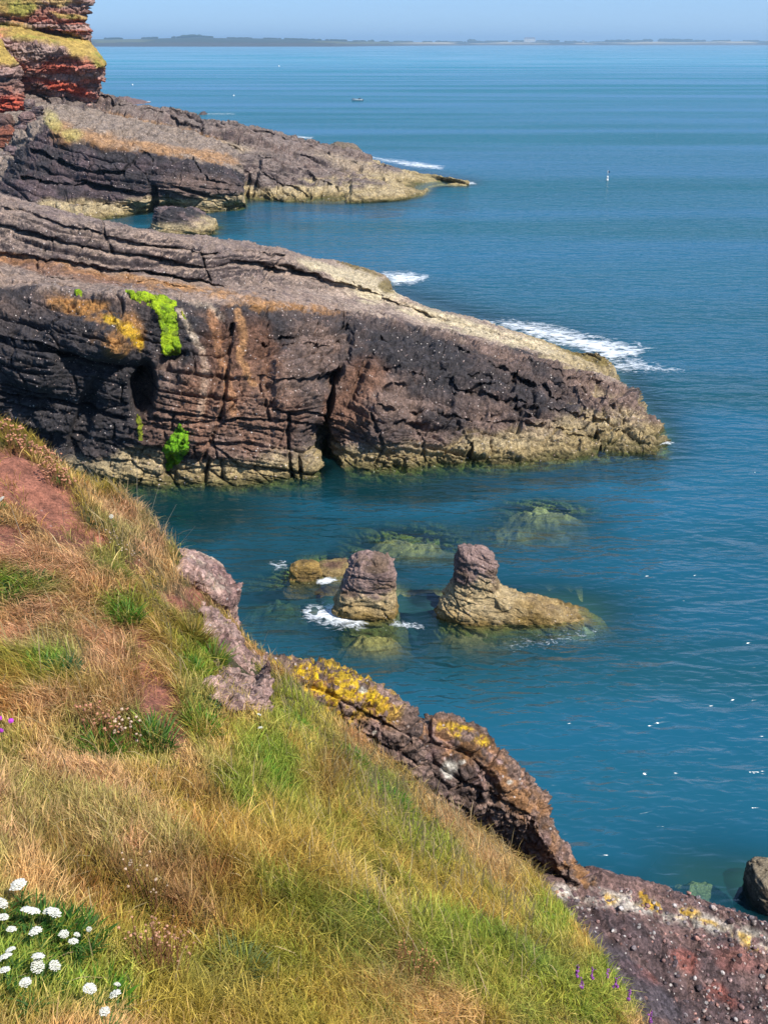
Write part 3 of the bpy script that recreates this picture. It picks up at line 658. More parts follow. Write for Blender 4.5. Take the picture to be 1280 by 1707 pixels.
ZZ = .05 * fbm(pp * np.array([.6, 1, 1]), 2.6, 4, 900) * np.exp(-np.maximum(YY - 40, 0) / 60) * (np.abs(XX) < 120)
clar = np.zeros(XX.shape); sh = np.zeros(XX.shape)
ax0 = 26; ay0 = 18
clar[ay0:ay0 + ny, ax0:ax0 + nx] = cl; sh[ay0:ay0 + ny, ax0:ax0 + nx] = shore
sh = np.maximum(sh, cliff_refl)
M_sea, nt, b = new_mat('sea_water'); L = nt.links.new
geo = nd(nt, 'ShaderNodeNewGeometry'); sx = nd(nt, 'ShaderNodeSeparateXYZ'); L(geo.outputs['Position'], sx.inputs[0])
def mapped(sx_, sy_, **kw):
    mp = nd(nt, 'ShaderNodeMapping'); mp.inputs['Scale'].default_value = (sx_, sy_, 1.0); L(geo.outputs['Position'], mp.inputs[0])
    mp.inputs['Rotation'].default_value = (0, 0, R(kw.pop('rot', 0)))
    n = nd(nt, 'ShaderNodeTexNoise', **kw); L(mp.outputs[0], n.inputs['Vector']); return n.outputs[0]
def M2(op, a, bb=0., cc=None):
    x = nd(nt, 'ShaderNodeMath', operation=op)
    for s, y in enumerate((a, bb) if cc is None else (a, bb, cc)):
        if isinstance(y, (int, float)): x.inputs[s].default_value = y
        else: L(y, x.inputs[s])
    return x.outputs[0]
def MR(a, p, q, r, s):
    x = nd(nt, 'ShaderNodeMapRange'); L(a, x.inputs[0])
    for k, y in enumerate((p, q, r, s)): x.inputs[k + 1].default_value = y
    return x.outputs[0]
def MX(f, a, bb, mode='MIX'):
    x = nd(nt, 'ShaderNodeMix', data_type='RGBA', blend_type=mode)
    if isinstance(f, float): x.inputs[0].default_value = f
    else: L(f, x.inputs[0])
    for s, y in ((6, a), (7, bb)):
        if isinstance(y, tuple): x.inputs[s].default_value = (*y, 1)
        else: L(y, x.inputs[s])
    return x.outputs[2]
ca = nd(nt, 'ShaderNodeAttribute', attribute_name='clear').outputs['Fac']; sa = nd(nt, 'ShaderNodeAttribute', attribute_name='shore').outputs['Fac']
w1 = mapped(.13, .30, i_Scale=1.0, i_Detail=1.0, rot=-12); w2 = mapped(.42, 1.05, i_Scale=1.0, i_Detail=1.5, i_Roughness=.5, i_Distortion=.6, rot=8); w3 = mapped(1.5, 3.4, i_Scale=1.0, i_Detail=1.0, i_Roughness=.5, i_Distortion=.5, rot=-5)
far_streak = mapped(.0035, .03, i_Scale=1.0, i_Detail=5.0, i_Roughness=.6, rot=3); patchn = mapped(.02, .05, i_Scale=1.0, i_Detail=4.0)
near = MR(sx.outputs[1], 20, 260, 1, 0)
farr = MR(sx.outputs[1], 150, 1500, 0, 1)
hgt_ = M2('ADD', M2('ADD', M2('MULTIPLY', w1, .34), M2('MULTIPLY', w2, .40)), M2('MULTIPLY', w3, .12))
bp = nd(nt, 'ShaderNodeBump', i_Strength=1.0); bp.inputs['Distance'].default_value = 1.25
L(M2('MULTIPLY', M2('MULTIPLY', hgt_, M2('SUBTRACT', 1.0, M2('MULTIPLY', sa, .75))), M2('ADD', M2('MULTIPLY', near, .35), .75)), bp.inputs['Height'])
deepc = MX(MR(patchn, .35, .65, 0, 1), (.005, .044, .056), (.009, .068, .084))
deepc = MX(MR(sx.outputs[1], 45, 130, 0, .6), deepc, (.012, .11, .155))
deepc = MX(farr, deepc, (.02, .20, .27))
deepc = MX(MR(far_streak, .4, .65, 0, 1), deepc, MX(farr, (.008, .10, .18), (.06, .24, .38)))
deepc = MX(M2('MULTIPLY', sa, .9), deepc, (.002, .018, .017))  # darker close to rock and where the cliff's reflection is painted in
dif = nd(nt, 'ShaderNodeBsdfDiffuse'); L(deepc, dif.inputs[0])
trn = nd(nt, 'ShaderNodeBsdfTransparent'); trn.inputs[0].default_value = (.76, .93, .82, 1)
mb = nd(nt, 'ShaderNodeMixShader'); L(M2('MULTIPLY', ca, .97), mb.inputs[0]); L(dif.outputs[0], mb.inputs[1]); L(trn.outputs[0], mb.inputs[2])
gl = nd(nt, 'ShaderNodeBsdfGlossy'); L(bp.outputs[0], gl.inputs['Normal'])
L(M2('ADD', MR(far_streak, .35, .7, .12, .16), M2('MULTIPLY', farr, MR(far_streak, .38, .62, .02, .34))), gl.inputs['Roughness'])
fr = nd(nt, 'ShaderNodeFresnel', i_IOR=1.42); L(bp.outputs[0], fr.inputs['Normal'])
ms = nd(nt, 'ShaderNodeMixShader'); slick = M2('ADD', M2('MULTIPLY', MR(sx.outputs[1], 70, 180, 0, 1), MR(far_streak, .38, .64, -.45, .25)), 1.0)
L(M2('MINIMUM', M2('MULTIPLY', fr.outputs[0], slick), .56), ms.inputs[0]); L(mb.outputs[0], ms.inputs[1]); L(gl.outputs[0], ms.inputs[2])
L(ms.outputs[0], nt.nodes['Material Output'].inputs[0])
G = np.stack([XX, YY, ZZ], -1)
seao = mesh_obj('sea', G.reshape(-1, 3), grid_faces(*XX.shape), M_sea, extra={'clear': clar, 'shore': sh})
seao.visible_shadow = False      # sunlight reaches the rocks under the water
tag(seao, 'blue green sea ruffled by small waves', 'sea', kind='structure')
bedm = plain('sea_bed', (.012, .075, .085), .9)
bed = mesh_obj('sea_bed', [(-40000,-500,-6),(40000,-500,-6),(40000,40000,-6),(-40000,40000,-6)], [(0,1,2,3)], bedm); tag(bed, kind='structure')

# foam: a ragged froth sheet riding on the water
M_foam, nt, b = new_mat('sea_foam'); L = nt.links.new
b.inputs['Base Color'].default_value = (.82, .86, .88, 1); b.inputs['Roughness'].default_value = .9
fa = nd(nt, 'ShaderNodeAttribute', attribute_name='dens').outputs['Fac']
geo = nd(nt, 'ShaderNodeNewGeometry')
fz = nd(nt, 'ShaderNodeAttribute', attribute_name='size').outputs['Fac']
fmp = nd(nt, 'ShaderNodeMapping'); fmp.inputs['Rotation'].default_value = (0, 0, R(28)); fmp.inputs['Scale'].default_value = (.75, 1.1, 1); L(geo.outputs['Position'], fmp.inputs[0])
vm = nd(nt, 'ShaderNodeVectorMath', operation='SCALE'); L(fmp.outputs[0], vm.inputs[0]); L(fz, vm.inputs['Scale'])
nA = nd(nt, 'ShaderNodeTexNoise', i_Scale=1.0, i_Detail=9.0, i_Roughness=.72, i_Distortion=1.8); L(vm.outputs[0], nA.inputs['Vector'])
nB = nd(nt, 'ShaderNodeTexVoronoi', feature='DISTANCE_TO_EDGE', i_Scale=.9); L(vm.outputs[0], nB.inputs['Vector'])
def M3(op, a, bb):
    x = nd(nt, 'ShaderNodeMath', operation=op)
    for s, y in enumerate((a, bb)):
        if isinstance(y, (int, float)): x.inputs[s].default_value = y
        else: L(y, x.inputs[s])
    return x.outputs[0]
lace = M3('SUBTRACT', nA.outputs[0], M3('MULTIPLY', nB.outputs['Distance'], .35))
th = M3('ADD', lace, M3('MULTIPLY', fa, .8))
al = nd(nt, 'ShaderNodeMapRange'); L(th, al.inputs[0]); al.inputs[1].default_value = .68; al.inputs[2].default_value = 1.0; al.inputs[3].default_value = 0; al.inputs[4].default_value = .92
L(al.outputs[0], b.inputs['Alpha'])
def foam(label, outline, size, n=60, power=1.0, z=.04):
    """outline: (u,v) points; density highest in the middle"""
    pts = np.array([SEA(a, bb)[:2] for a, bb in outline]); uv = np.array(outline, float)
    x1, x2, y1, y2 = pts[:,0].min(), pts[:,0].max(), pts[:,1].min(), pts[:,1].max()
    gx = np.linspace(x1, x2, n); gy = np.linspace(y1, y2, n); X, Y = np.meshgrid(gx, gy); g = np.stack([X, Y, 0 * X], -1)
    u, v = X * 0, X * 0; u, v = proj(g); ins = inpoly(u, v, outline)
    d = np.full(X.shape, 1e9)
    for k in range(len(outline)):
        (a, bb), (c, e) = outline[k], outline[(k + 1) % len(outline)]
        L2 = (c-a)**2 + (e-bb)**2 + 1e-9; t = np.clip(((u-a)*(c-a) + (v-bb)*(e-bb)) / L2, 0, 1); d = np.minimum(d, np.hypot(u-a-t*(c-a), v-bb-t*(e-bb)))
    dm = d[ins].max() if ins.any() else 1
    dens = np.where(ins, np.clip(d / dm, 0, 1) ** .6, 0) * power * .62
    f = grid_faces(n, n); f = f[ins.ravel()[f].any(axis=1)]
    g[..., 2] = z + .05 * fbm(g, 1.0, 3, 77) * power * np.where(ins, 1, 0)
    ids, inv = np.unique(f.ravel(), return_inverse=True)
    o = mesh_obj('foam', g.reshape(-1,3)[ids], inv.reshape(-1,4), M_foam, extra={'dens': dens.ravel()[ids], 'size': np.full(len(ids), size)})
    tag(o, label, 'foam', kind='stuff')
foam('white foam breaking behind the tip of the long dark headland', [(790,533),(850,527),(930,537),(1000,555),(1060,568),(1105,578),(1080,590),(1060,604),(1020,612),(960,592),(880,568),(820,552)], 1.1, 110, .95)
foam('thin lace of foam drifting right of the headland tip', [(1010,600),(1060,590),(1110,605),(1155,612),(1150,625),(1080,628),(1020,626)], 1.6, 80, .75)
foam('white foam behind the pale middle tip of the headland', [(625,450),(680,449),(720,456),(718,470),(690,478),(655,480),(640,468)], 1.1, 60, .95)
foam('foam along the thin tip of the far ridge', [(590,252),(640,262),(700,268),(745,276),(740,286),(690,282),(640,272),(600,262)], .8, 80, .85)
foam('foam at the very end of the far ridge', [(760,298),(790,302),(798,308),(775,312),(740,300)], .6, 40, .9)
foam('streak of foam beside a tiny dark rock far out', [(338,187),(392,187),(395,193),(345,193)], .8, 40, .55)
foam('short streak of foam off the far ridge', [(488,224),(525,228),(520,234),(490,231)], .8, 40, .7)
foam('foam line off the low reef by the red cliff', [(225,167),(252,168),(252,172),(226,172)], .3, 40, 1.0)
foam('swirl of white water left of the blunt stack foot', [(485,1025),(515,1002),(560,998),(600,1018),(622,1040),(612,1056),(565,1056),(520,1046)], 2.0, 80, 1.0)
foam('small white splash between the rounded rock and the blunt stack', [(520,967),(540,961),(562,962),(566,970),(548,977),(528,978)], 3.0, 40, 1.0)
foam('froth between the two stacks', [(655,1030),(700,1036),(720,1050),(690,1055),(640,1048)], 3.5, 50, .65)
foam('little splash at the foot of the rock with the tail', [(780,1026),(800,1020),(818,1026),(815,1038),(790,1040)], 3.5, 40, 1.1)
foam('bubbles drifting in front of the stacks', [(820,1065),(900,1050),(1000,1040),(1010,1070),(930,1090),(840,1100)], 3.5, 60, .42)
foam('foam ripples at the right end of the headland waterline', [(1095,728),(1115,732),(1128,738),(1118,746),(1090,748)], 2.0, 40, .8)
foam('faint foam flecks left of the stacks', [(440,935),(480,930),(485,950),(460,960)], 3.5, 40, .6)

# ================================================================== far shore, house, woods
heights = [(-400,58),(0,61),(160,64),(240,63),(300,61),(330,59.5),(360,62),(450,63),(530,66),(600,68.5),(650,69.5),(780,70.3),(900,69.5),(1000,70.5),(1100,69),(1280,67.5),(1700,67)]
uu = np.linspace(-400, 1700, 420); hv = np.interp(uu, [h[0] for h in heights], [h[1] for h in heights])
Yc = np.interp(uu, [-400, 560, 800, 1700], [8000, 8300, 13000, 15000])
x = (uu - 640) / F * Yc / slope(74)[1]
topz = H + (72 - hv) / 2150.0 * Yc
nr = 14; fr_ = np.linspace(0, 1, nr)
g = np.zeros((nr + 1, len(uu), 3))
for k in range(nr + 1):
    if k == 0: yk, zk = Yc - 30, 0 * x - 3
    else: f = fr_[k - 1]; yk = Yc + f * 1600; zk = topz * (.42 + .58 * f ** .7)
    g[k] = np.stack([x * yk / Yc, yk, zk], -1)
nzz = fbm(g, 420, 5, 990); g[..., 2] += nzz * np.array([0] + [.09] * nr)[:, None] * topz
u = uu[None] + 0 * g[..., 0]
c = np.zeros(g.shape) + np.array((.03, .04, .022)); q = worley(g * np.array([1, .5, 0]), 420, 5)[2]
c = mixc(c, (.12, .12, .045), sm(.6, .65, q) * (g[..., 2] > topz * .5) * .7)
c = mixc(c, (.42, .34, .2), sm(.30, .4, q) * sm(640, 720, u) * .8); c = mixc(c, (.05, .045, .04), (np.arange(nr + 1) < 2)[:, None] * np.ones(len(uu)) * .9)
M_land = col_mat('land', .9, 0, .1)
lnd = mesh_obj('land', g.reshape(-1, 3), grid_faces(*g.shape[:2]), M_land, col=c); tag(lnd, 'low far shore with pale fields across the bay', 'land', kind='structure')
V, Fc = [], []
def ico():
    import bmesh
    bm = bmesh.new(); bmesh.ops.create_icosphere(bm, subdivisions=2, radius=1); v = np.array([p.co[:] for p in bm.verts]); f = np.array([[q.index for q in p.verts] for p in bm.faces]); bm.free(); return v, f
IV, IF = ico()
wv, wf, wc = [], [], []; base_i = 0
def clump(u, w, h):
    global base_i
    n = max(3, int(w * 1.6))
    for k in range(n):
        uk = u + (rng.random() - .5) * w; Yk = np.interp(uk, uu, Yc) + 1650; zt = np.interp(uk, uu, topz)
        px = Yk / 2150.0; r = px * (h * (.35 + .4 * rng.random()))
        v = IV * np.array([r * 1.5, r, r]) * (1 + .25 * fbm(IV * 3 + k * 7.7, 1, 2, k)[:, None]) + np.array([(uk - 640) / F * Yk / slope(74)[1], Yk, zt + r * .55])
        wv.append(v); wf.append(IF + base_i); base_i += len(v); wc.append(np.zeros(v.shape) + np.array((.02, .035, .015)) * (.7 + .6 * rng.random()))
for (a, w, h) in [(322,34,4), (345,20,3), (250,26,2.5), (190,30,2.5), (295,14,2.5), (400,40,2), (505,60,2.2), (560,36,2.4), (600,22,2), (618,8,3), (672,30,2), (640,14,2), (712,16,2), (735,18,2.5), (786,8,5), (800,40,2.5), (830,34,2.6), (862,20,3), (912,36,3), (950,20,2.5), (1000,24,1.8),
                  (1030,40,4), (1060,26,3), (1078,12,4.5), (1110,26,4.5), (1135,30,4), (1165,20,2.4), (1200,30,2), (980,40,1.4), (1250,26,1.6), (760,30,1.8), (455,30,1.8)]:
    clump(a, w, h)
wd_ = mesh_obj('woodland', np.concatenate(wv), np.concatenate(wf), M_land, col=np.concatenate(wc)); tag(wd_, 'dark clumps of far trees along the skyline of the shore', 'trees', kind='stuff')
# pale house among the trees
M_white = plain('white_paint', (.75, .75, .72), .6); M_slate = plain('slate', (.13, .13, .15), .6); M_dark = plain('dark_paint', (.02, .02, .025), .4); M_glass = plain('glass_dark', (.04, .05, .06), .15)
def box(c, s):
    v = np.array([(x_, y_, z_) for x_ in (-1, 1) for y_ in (-1, 1) for z_ in (-1, 1)]) * np.array(s) / 2 + np.array(c)
    return v, [(0,1,3,2),(4,6,7,5),(0,4,5,1),(2,3,7,6),(0,2,6,4),(1,5,7,3)]
def boxes(name, lst, mat, parent, **kw):
    V, Fs = [], []
    for c_, s_ in lst:
        v, f = box(c_, s_); n = sum(len(a) for a in V); V.append(v); Fs += [tuple(i + n for i in q) for q in f]
    return mesh_obj(name, np.concatenate(V), Fs, mat, parent=parent, smooth=False, **kw)
def empty(name, loc, label, cat, group=None, rz=0):
    o = bpy.data.objects.new(name, None); COL.objects.link(o); o.location = loc; o.rotation_euler = (0, 0, rz); tag(o, label, cat, group); return o
Yh = float(np.interp(880, uu, Yc)) + 1500; sc_ = Yh / 2150.0
hz = float(np.interp(880, uu, topz))
def house(a, w, h, label, storeys, bays):
    Xh = (a - 640) / F * Yh / slope(74)[1]; W, Hh = w * sc_, h * sc_
    e = empty('house', (Xh, Yh - 60, hz - 4), label, 'house')
    boxes('wall', [((0, 0, Hh / 2 + 2), (W, 30, Hh + 4))], M_white, e)
    hw = W / 2 + 1; zr = Hh + 4.01; ch = Hh * .28
    rf = mesh_obj('roof', [(-hw,-17,zr),(hw,-17,zr),(hw,17,zr),(-hw,17,zr),(-hw*.85,0,zr+ch),(hw*.85,0,zr+ch)], [(0,1,5,4),(2,3,4,5),(1,2,5),(3,0,4),(3,2,1,0)], M_slate, parent=e, smooth=False)
    for sx_ in (-.6, .6): boxes('chimney', [((hw * sx_, 0, zr + ch * .9), (W * .05, 6, ch))], M_white, rf)
    for s_ in range(storeys):
        for bb in range(bays):
            boxes('window', [(((bb + .5) / bays * W - W / 2, -15.2, 4 + (s_ + .5) * Hh / storeys), (W / bays * .38, .6, Hh / storeys * .5))], M_glass, e)
house(881, 20, 6, 'large pale house with rows of dark windows among trees on the far shore', 3, 6)
house(970, 4, 2.5, 'tiny white cottage on the far shore right of the large house', 1, 2)

# ================================================================== boat and markers
p = SEA(595.5, 168.5)
bt = empty('boat', p, 'small white open motor boat with a dark figure at the stern, far out', 'boat', rz=R(4))
bt.scale = (.78,) * 3
n = 22; t = np.linspace(-1, 1, n); Lh = 2.9
hw = 1.0 * np.clip(1 - np.maximum(-t, 0) ** 2.4, 0.02, 1) ** .8 * (1 - .15 * np.maximum(t, 0)); sheer = .95 + .35 * np.maximum(-t, 0) ** 1.5
prof = [(1.0, 1.0), (.92, .45), (.55, .0), (0, -.25), (-.55, 0), (-.92, .45), (-1, 1)]
g = np.array([[(t[i] * Lh, a * hw[i], sheer[i] * b_ if b_ > 0 else b_ * .6 + .0) for a, b_ in prof] for i in range(n)])
hull = mesh_obj('hull', g.reshape(-1, 3), grid_faces(n, 7), M_white, parent=bt)
g2 = g.copy(); g2[..., 1] *= .93
inn = np.array([[(t[i] * Lh * .99, a * hw[i] * .97, sheer[i] - .22) for a in (-1, 0, 1)] for i in range(n)])
mesh_obj('deck', inn.reshape(-1, 3), grid_faces(n, 3), plain('boat_deck', (.12, .16, .2), .6), parent=bt)
boxes('bow_cover', [((-2.0, 0, 1.26), (1.3, .9, .12))], M_dark, bt)
boxes('console', [((.9, 0, 1.1), (.6, .7, .6))], M_dark, bt)
boxes('outboard_motor', [((3.05, 0, .75), (.35, .45, .6)), ((3.1, 0, .2), (.18, .14, .9))], M_dark, bt)
def skin(name, pts, edges, rad, mat, parent=None, loc=None, sub=1):
    me = bpy.data.meshes.new(name); me.from_pydata([tuple(q) for q in pts], edges, []); o = bpy.data.objects.new(name, me); COL.objects.link(o)
    m = o.modifiers.new('s', 'SKIN'); me.skin_vertices.new() if not me.skin_vertices else None
    for k, r in enumerate(rad): me.skin_vertices[0].data[k].radius = (r, r)
    me.skin_vertices[0].data[0].use_root = True
    o.modifiers.new('b', 'SUBSURF').levels = sub; o.modifiers['b'].render_levels = sub; me.materials.append(mat)
    if parent: o.parent = parent
    if loc is not None: o.location = loc
    return o
pers = skin('person', [(0,0,0),(0,0,.28),(0,0,.52),(0,0,.62),(0,0,.78),(-.18,.2,.5),(-.3,.24,.25),(-.5,.12,.22),(-.18,-.2,.5),(-.3,-.24,.25),(-.5,-.12,.22),(-.4,.12,0),(-.42,.12,-.42),(-.4,-.12,0),(-.42,-.12,-.42),(-.6,.12,-.44),(-.6,-.12,-.44)],
     [(0,1),(1,2),(2,3),(3,4),(2,5),(5,6),(6,7),(2,8),(8,9),(9,10),(0,11),(11,12),(0,13),(13,14),(12,15),(14,16)], [.17,.17,.16,.07,.12,.07,.05,.04,.07,.05,.04,.09,.06,.09,.06,.05,.05], plain('dark_jacket', (.02,.025,.05), .8),
     loc=(p[0] + 1.40, p[1], .8))
pers.scale = (.85,) * 3
tag(pers, 'person in dark clothes sitting at the stern of the small white boat', 'person')
boxes('thwart', [((1.85, 0, .78), (.4, 1.5, .1))], M_white, bt)
def lathe(name, prof, mat, parent, n=16, loc=None, col=None):
    th = np.linspace(0, 2*np.pi, n, endpoint=False); g = np.array([[(r*math.cos(a), r*math.sin(a), z_) for a in th] for r, z_ in prof])
    return mesh_obj(name, g.reshape(-1,3), grid_faces(len(prof), n, True), mat, parent=parent, loc=loc)
p = SEA(1011.5, 301)
by = empty('marker_buoy', p, 'white marker buoy with a pole and a small dark flag standing in open water', 'buoy')
by.scale = (.8,) * 3
lathe('float', [(0,-.3),(.24,-.2),(.27,.1),(.25,.34),(.12,.42),(.11,.46),(.2,.52),(.21,.8),(.13,.95),(0,.97)], M_white, by)
lathe('pole', [(0,.9),(.045,.9),(.045,2.1),(0,2.12)], M_white, by)
fg = np.array([[(a * .45, .05 * math.sin(a * 5), 2.08 - a * .22 - b_ * (.42 - .2 * a)) for a in np.linspace(0, 1, 6)] for b_ in (0, 1)])
mesh_obj('flag', np.concatenate([fg.reshape(-1,3), fg.reshape(-1,3) + np.array([0,.02,0])]), np.concatenate([grid_faces(2,6), grid_faces(2,6)[:, ::-1] + 12]), plain('navy_cloth', (.015,.03,.09), .8), parent=by)
for (a, b_, lb) in [(221.5,142,'tiny white mooring buoy nearest the red cliff, far out'), (465,111,'tiny white mooring buoy farthest out in the bay'), (390,160,'tiny pale float between the red cliff and the boat')]:
    p = SEA(a, b_); r = .0007 * p[1]
    e = empty('mooring_buoy', p, lb, 'buoy'); lathe('float', [(0,-r*.6),(r*.8,-r*.3),(r,r*.3),(r*.8,r),(r*.3,r*1.4),(0,r*1.45)], M_white, e); lathe('ring', [(0,r*1.4),(r*.12,r*1.4),(r*.12,r*1.8),(0,r*1.8)], M_dark, e)

# ================================================================== the grassy hill in front
edge = [(-400,560,10.4), (-150,650,9.9), (0,700,9.5), (70,745,9.5), (130,800,9.5), (210,832,9.5), (255,872,9.4), (285,915,9.3), (345,985,9.2), (395,1050,9.1), (440,1088,9.1), (480,1122,9.0), (600,1228,8.6), (700,1303,8.2), (780,1373,7.9),
        (880,1455,7.6), (950,1530,6.9), (1005,1620,6.0), (1065,1707,5.3), (1120,1800,4.7), (1230,2000,3.9), (1400,2400,2.8)]
EP = np.array([P(*e) for e in edge]); EP = np.vstack([EP, [3.6, -1.0, H - 4.0], [4.5, -6, H - 4.2]])
inner = [(0,1707,2.7),(0,1500,3.4),(0,1300,4.4),(0,1180,5.2),(0,1000,6.5),(0,850,7.9),(200,1700,2.85),(200,1400,4.1),(200,1200,5.3),(200,1000,7.0),(100,800,8.7),(400,1700,3.2),(400,1400,4.7),(400,1200,6.2),(340,1080,7.9),
         (600,1700,3.6),(600,1500,4.6),(600,1350,6.0),(560,1260,7.4),(800,1700,4.1),(800,1550,5.3),(900,1600,5.1),(780,1450,6.5),(60,900,7.5),(250,1000,7.4)]
CP = np.vstack([EP, [P(*e) for e in inner], [[0,0,H-1.75],[-3,0,H-1.5],[2.5,0,H-2.6],[-9,6,H-2.9],[-9,-3,H-1.5],[-1,-4,H-1.4],[-9,12,H-3.4]]])
def tps_fit(xy, z, lam=.02):
    n = len(xy); d = np.linalg.norm(xy[:,None]-xy[None], axis=-1); K = np.where(d > 0, d*d*np.log(d+1e-12), 0) + lam*np.eye(n)
    Pm = np.hstack([np.ones((n,1)), xy]); A = np.zeros((n+3, n+3)); A[:n,:n] = K; A[:n,n:] = Pm; A[n:,:n] = Pm.T
    return np.linalg.solve(A, np.concatenate([z, np.zeros(3)]))
TW = tps_fit(CP[:, :2], CP[:, 2])
def seg_dist(x, y):
    best = np.full(x.shape, 1e9); sgn = np.ones(x.shape)
    for a, b_ in zip(EP[:-1], EP[1:]):
        dx, dy = b_[0]-a[0], b_[1]-a[1]; t = np.clip(((x-a[0])*dx+(y-a[1])*dy)/(dx*dx+dy*dy), 0, 1)
        d = np.hypot(x-a[0]-t*dx, y-a[1]-t*dy); s = np.where(dx*(y-a[1])-dy*(x-a[0]) > 0, 1, -1)
        m = d < best - 1e-9; best = np.where(m, d, best); sgn = np.where(m, s, sgn)
    return best * sgn          # positive beyond the edge
def hill(x, y, rough=True):
    x, y = np.asarray(x, float), np.asarray(y, float); z = TW[-3] + TW[-2]*x + TW[-1]*y
    for k in range(len(CP)):
        d2 = (x-CP[k,0])**2 + (y-CP[k,1])**2; z = z + TW[k] * .5 * d2 * np.log(d2 + 1e-12)
    d = seg_dist(x, y); zc = np.where(d > 0, np.minimum(z, H - 1.2), z)
    dd = np.maximum(d, 0); z = np.minimum(z, H - 1.1) - 2.2 * dd - 1.6 * dd ** 2 / (1 + .25 * dd)
    if rough:
        q = np.stack([x, y, 0*x], -1); z = z + .10*fbm(q, .9, 4, 950) + .07*ridge(q, .5, 2, 953) + .045*fbm(q, .28, 3, 951)
    return z
SOIL = [(45,815,85,50,25), (90,865,55,35,30), (10,900,50,26,0), (245,1090,18,60,-8), (262,1160,34,50,-10), (285,1230,26,36,-15), (228,945,22,18,30), (285,1000,24,14,20), (150,900,40,22,20), (20,770,40,24,0), (330,985,16,24,0)]
ROCKM = [(345,955,52,36,35), (395,1120,34,62,-30)]
gx = np.arange(-10, 6.5, .045); gy = np.arange(-2.0, 15, .045); X, Y = np.meshgrid(gx, gy)
Z = hill(X, Y); Z = np.maximum(Z, -3)
G = np.stack([X, Y, Z], -1)
soil = ell(G, SOIL, 14, .3, .25, 960)
q = G.copy(); G[..., 2] += soil * (.03 * ridge(q, .3, 4, 961) + .035 * fbm(q, .12, 3, 962) - .03)
c = np.zeros(G.shape) + np.array((.085, .065, .028)); c = mixc(c, (.05, .06, .015), sm(-.2, .3, fbm(q, .5, 3, 963)))
c = mixc(c, (.34, .135, .085), soil); c = mixc(c, (.17, .065, .045), soil * .8 * sm(-.05, .3, fbm(q, .25, 4, 964)))
dd = seg_dist(X, Y); c = mixc(c, (.12, .07, .055), sm(.35, .8, dd))
hl = mesh_obj('hillside', G.reshape(-1, 3), grid_faces(*X.shape), M_soil, col=c); tag(hl, 'steep grassy hillside with patches of bare red soil', 'hillside', kind='structure')

def on_hill(u, v, lift=0.0):
    """where the ray through a photograph pixel first meets the hill"""
    dz, dy = slope(v); Y = np.linspace(1.2, 14, 1400); x = (u-640.)/F*Y/dy; z = H + dz/dy*Y
    g = z - hill(x, Y); k = np.argmax(g < 0) if (g < 0).any() else int(np.argmin(np.abs(g)))
    return np.array([x[k], Y[k], float(hill(x[k], Y[k]))])

# ---------------- grass
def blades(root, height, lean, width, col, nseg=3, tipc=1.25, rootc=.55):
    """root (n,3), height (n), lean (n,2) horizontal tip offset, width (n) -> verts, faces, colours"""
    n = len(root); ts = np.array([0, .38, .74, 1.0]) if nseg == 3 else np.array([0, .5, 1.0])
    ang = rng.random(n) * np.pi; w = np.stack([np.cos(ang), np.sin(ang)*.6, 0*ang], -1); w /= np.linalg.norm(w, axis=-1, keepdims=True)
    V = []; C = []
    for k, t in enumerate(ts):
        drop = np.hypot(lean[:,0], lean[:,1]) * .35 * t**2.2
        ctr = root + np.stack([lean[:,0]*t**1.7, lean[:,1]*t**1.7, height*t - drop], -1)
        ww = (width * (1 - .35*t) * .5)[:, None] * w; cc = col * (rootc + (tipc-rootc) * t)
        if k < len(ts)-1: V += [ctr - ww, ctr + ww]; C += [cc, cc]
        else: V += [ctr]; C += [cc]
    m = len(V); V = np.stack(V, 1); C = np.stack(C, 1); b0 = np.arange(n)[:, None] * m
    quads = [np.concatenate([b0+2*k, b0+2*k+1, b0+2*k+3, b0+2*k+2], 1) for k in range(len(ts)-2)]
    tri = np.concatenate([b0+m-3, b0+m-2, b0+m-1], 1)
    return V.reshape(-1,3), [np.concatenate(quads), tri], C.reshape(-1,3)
NT = 54000
txy = []
while sum(len(a) for a in txy) < NT:
    k = 60000; yy = 1.3 + rng.random(k)**.8 * 10.5; xx = (rng.random(k)-.5) * 2 * (yy*.62+1.2)
    keep = rng.random(k) < (3.2/np.maximum(np.hypot(yy, 3.4), 3.2))**1.2
    d = seg_dist(xx, yy); keep &= d < .22
    xx, yy = xx[keep], yy[keep]; txy.append(np.stack([xx, yy], -1))
txy = np.concatenate(txy)[:NT]
tz = hill(txy[:,0], txy[:,1]); T3 = np.concatenate([txy, tz[:,None]], 1)
bare = np.maximum(ell(T3, SOIL, 14, .3, .25, 960), ell(T3, ROCKM, 8, .3, .2, 966)); dn = fbm(T3, .35, 3, 967)
T3 = T3[rng.random(len(T3)) > bare * .97]
nb_ = 13; n = len(T3) * nb_
cen = np.repeat(T3, nb_, 0); off = rng.normal(0, .035, (n, 2)); root = cen.copy(); root[:, :2] += off
root[:, 2] = hill(root[:,0], root[:,1]) - .01
pu, pv = proj(root)
ed = seg_dist(root[:,0], root[:,1])
wx = fbm(np.stack([root[:,0], root[:,1], 0*ed], -1), 1.3, 2, 970); wy = fbm(np.stack([root[:,0], root[:,1], 0*ed], -1), 1.3, 2, 971)
hh = (.11 + .07*fbm(root, .7, 3, 972) + .05*rng.random(n)) * (.7 + .6*rng.random(n))
longz = ell(root, [(640,1450,260,170,35), (800,1440,120,60,45), (700,1330,90,40,40), (560,1640,240,80,0), (120,1130,160,60,20,.5), (60,940,110,26,10,.7), (200,1050,120,50,30,.5)], 20, .5, .4, 975)
hh *= 1 + .55*longz; hh = np.clip(hh * .84, .035, .30)
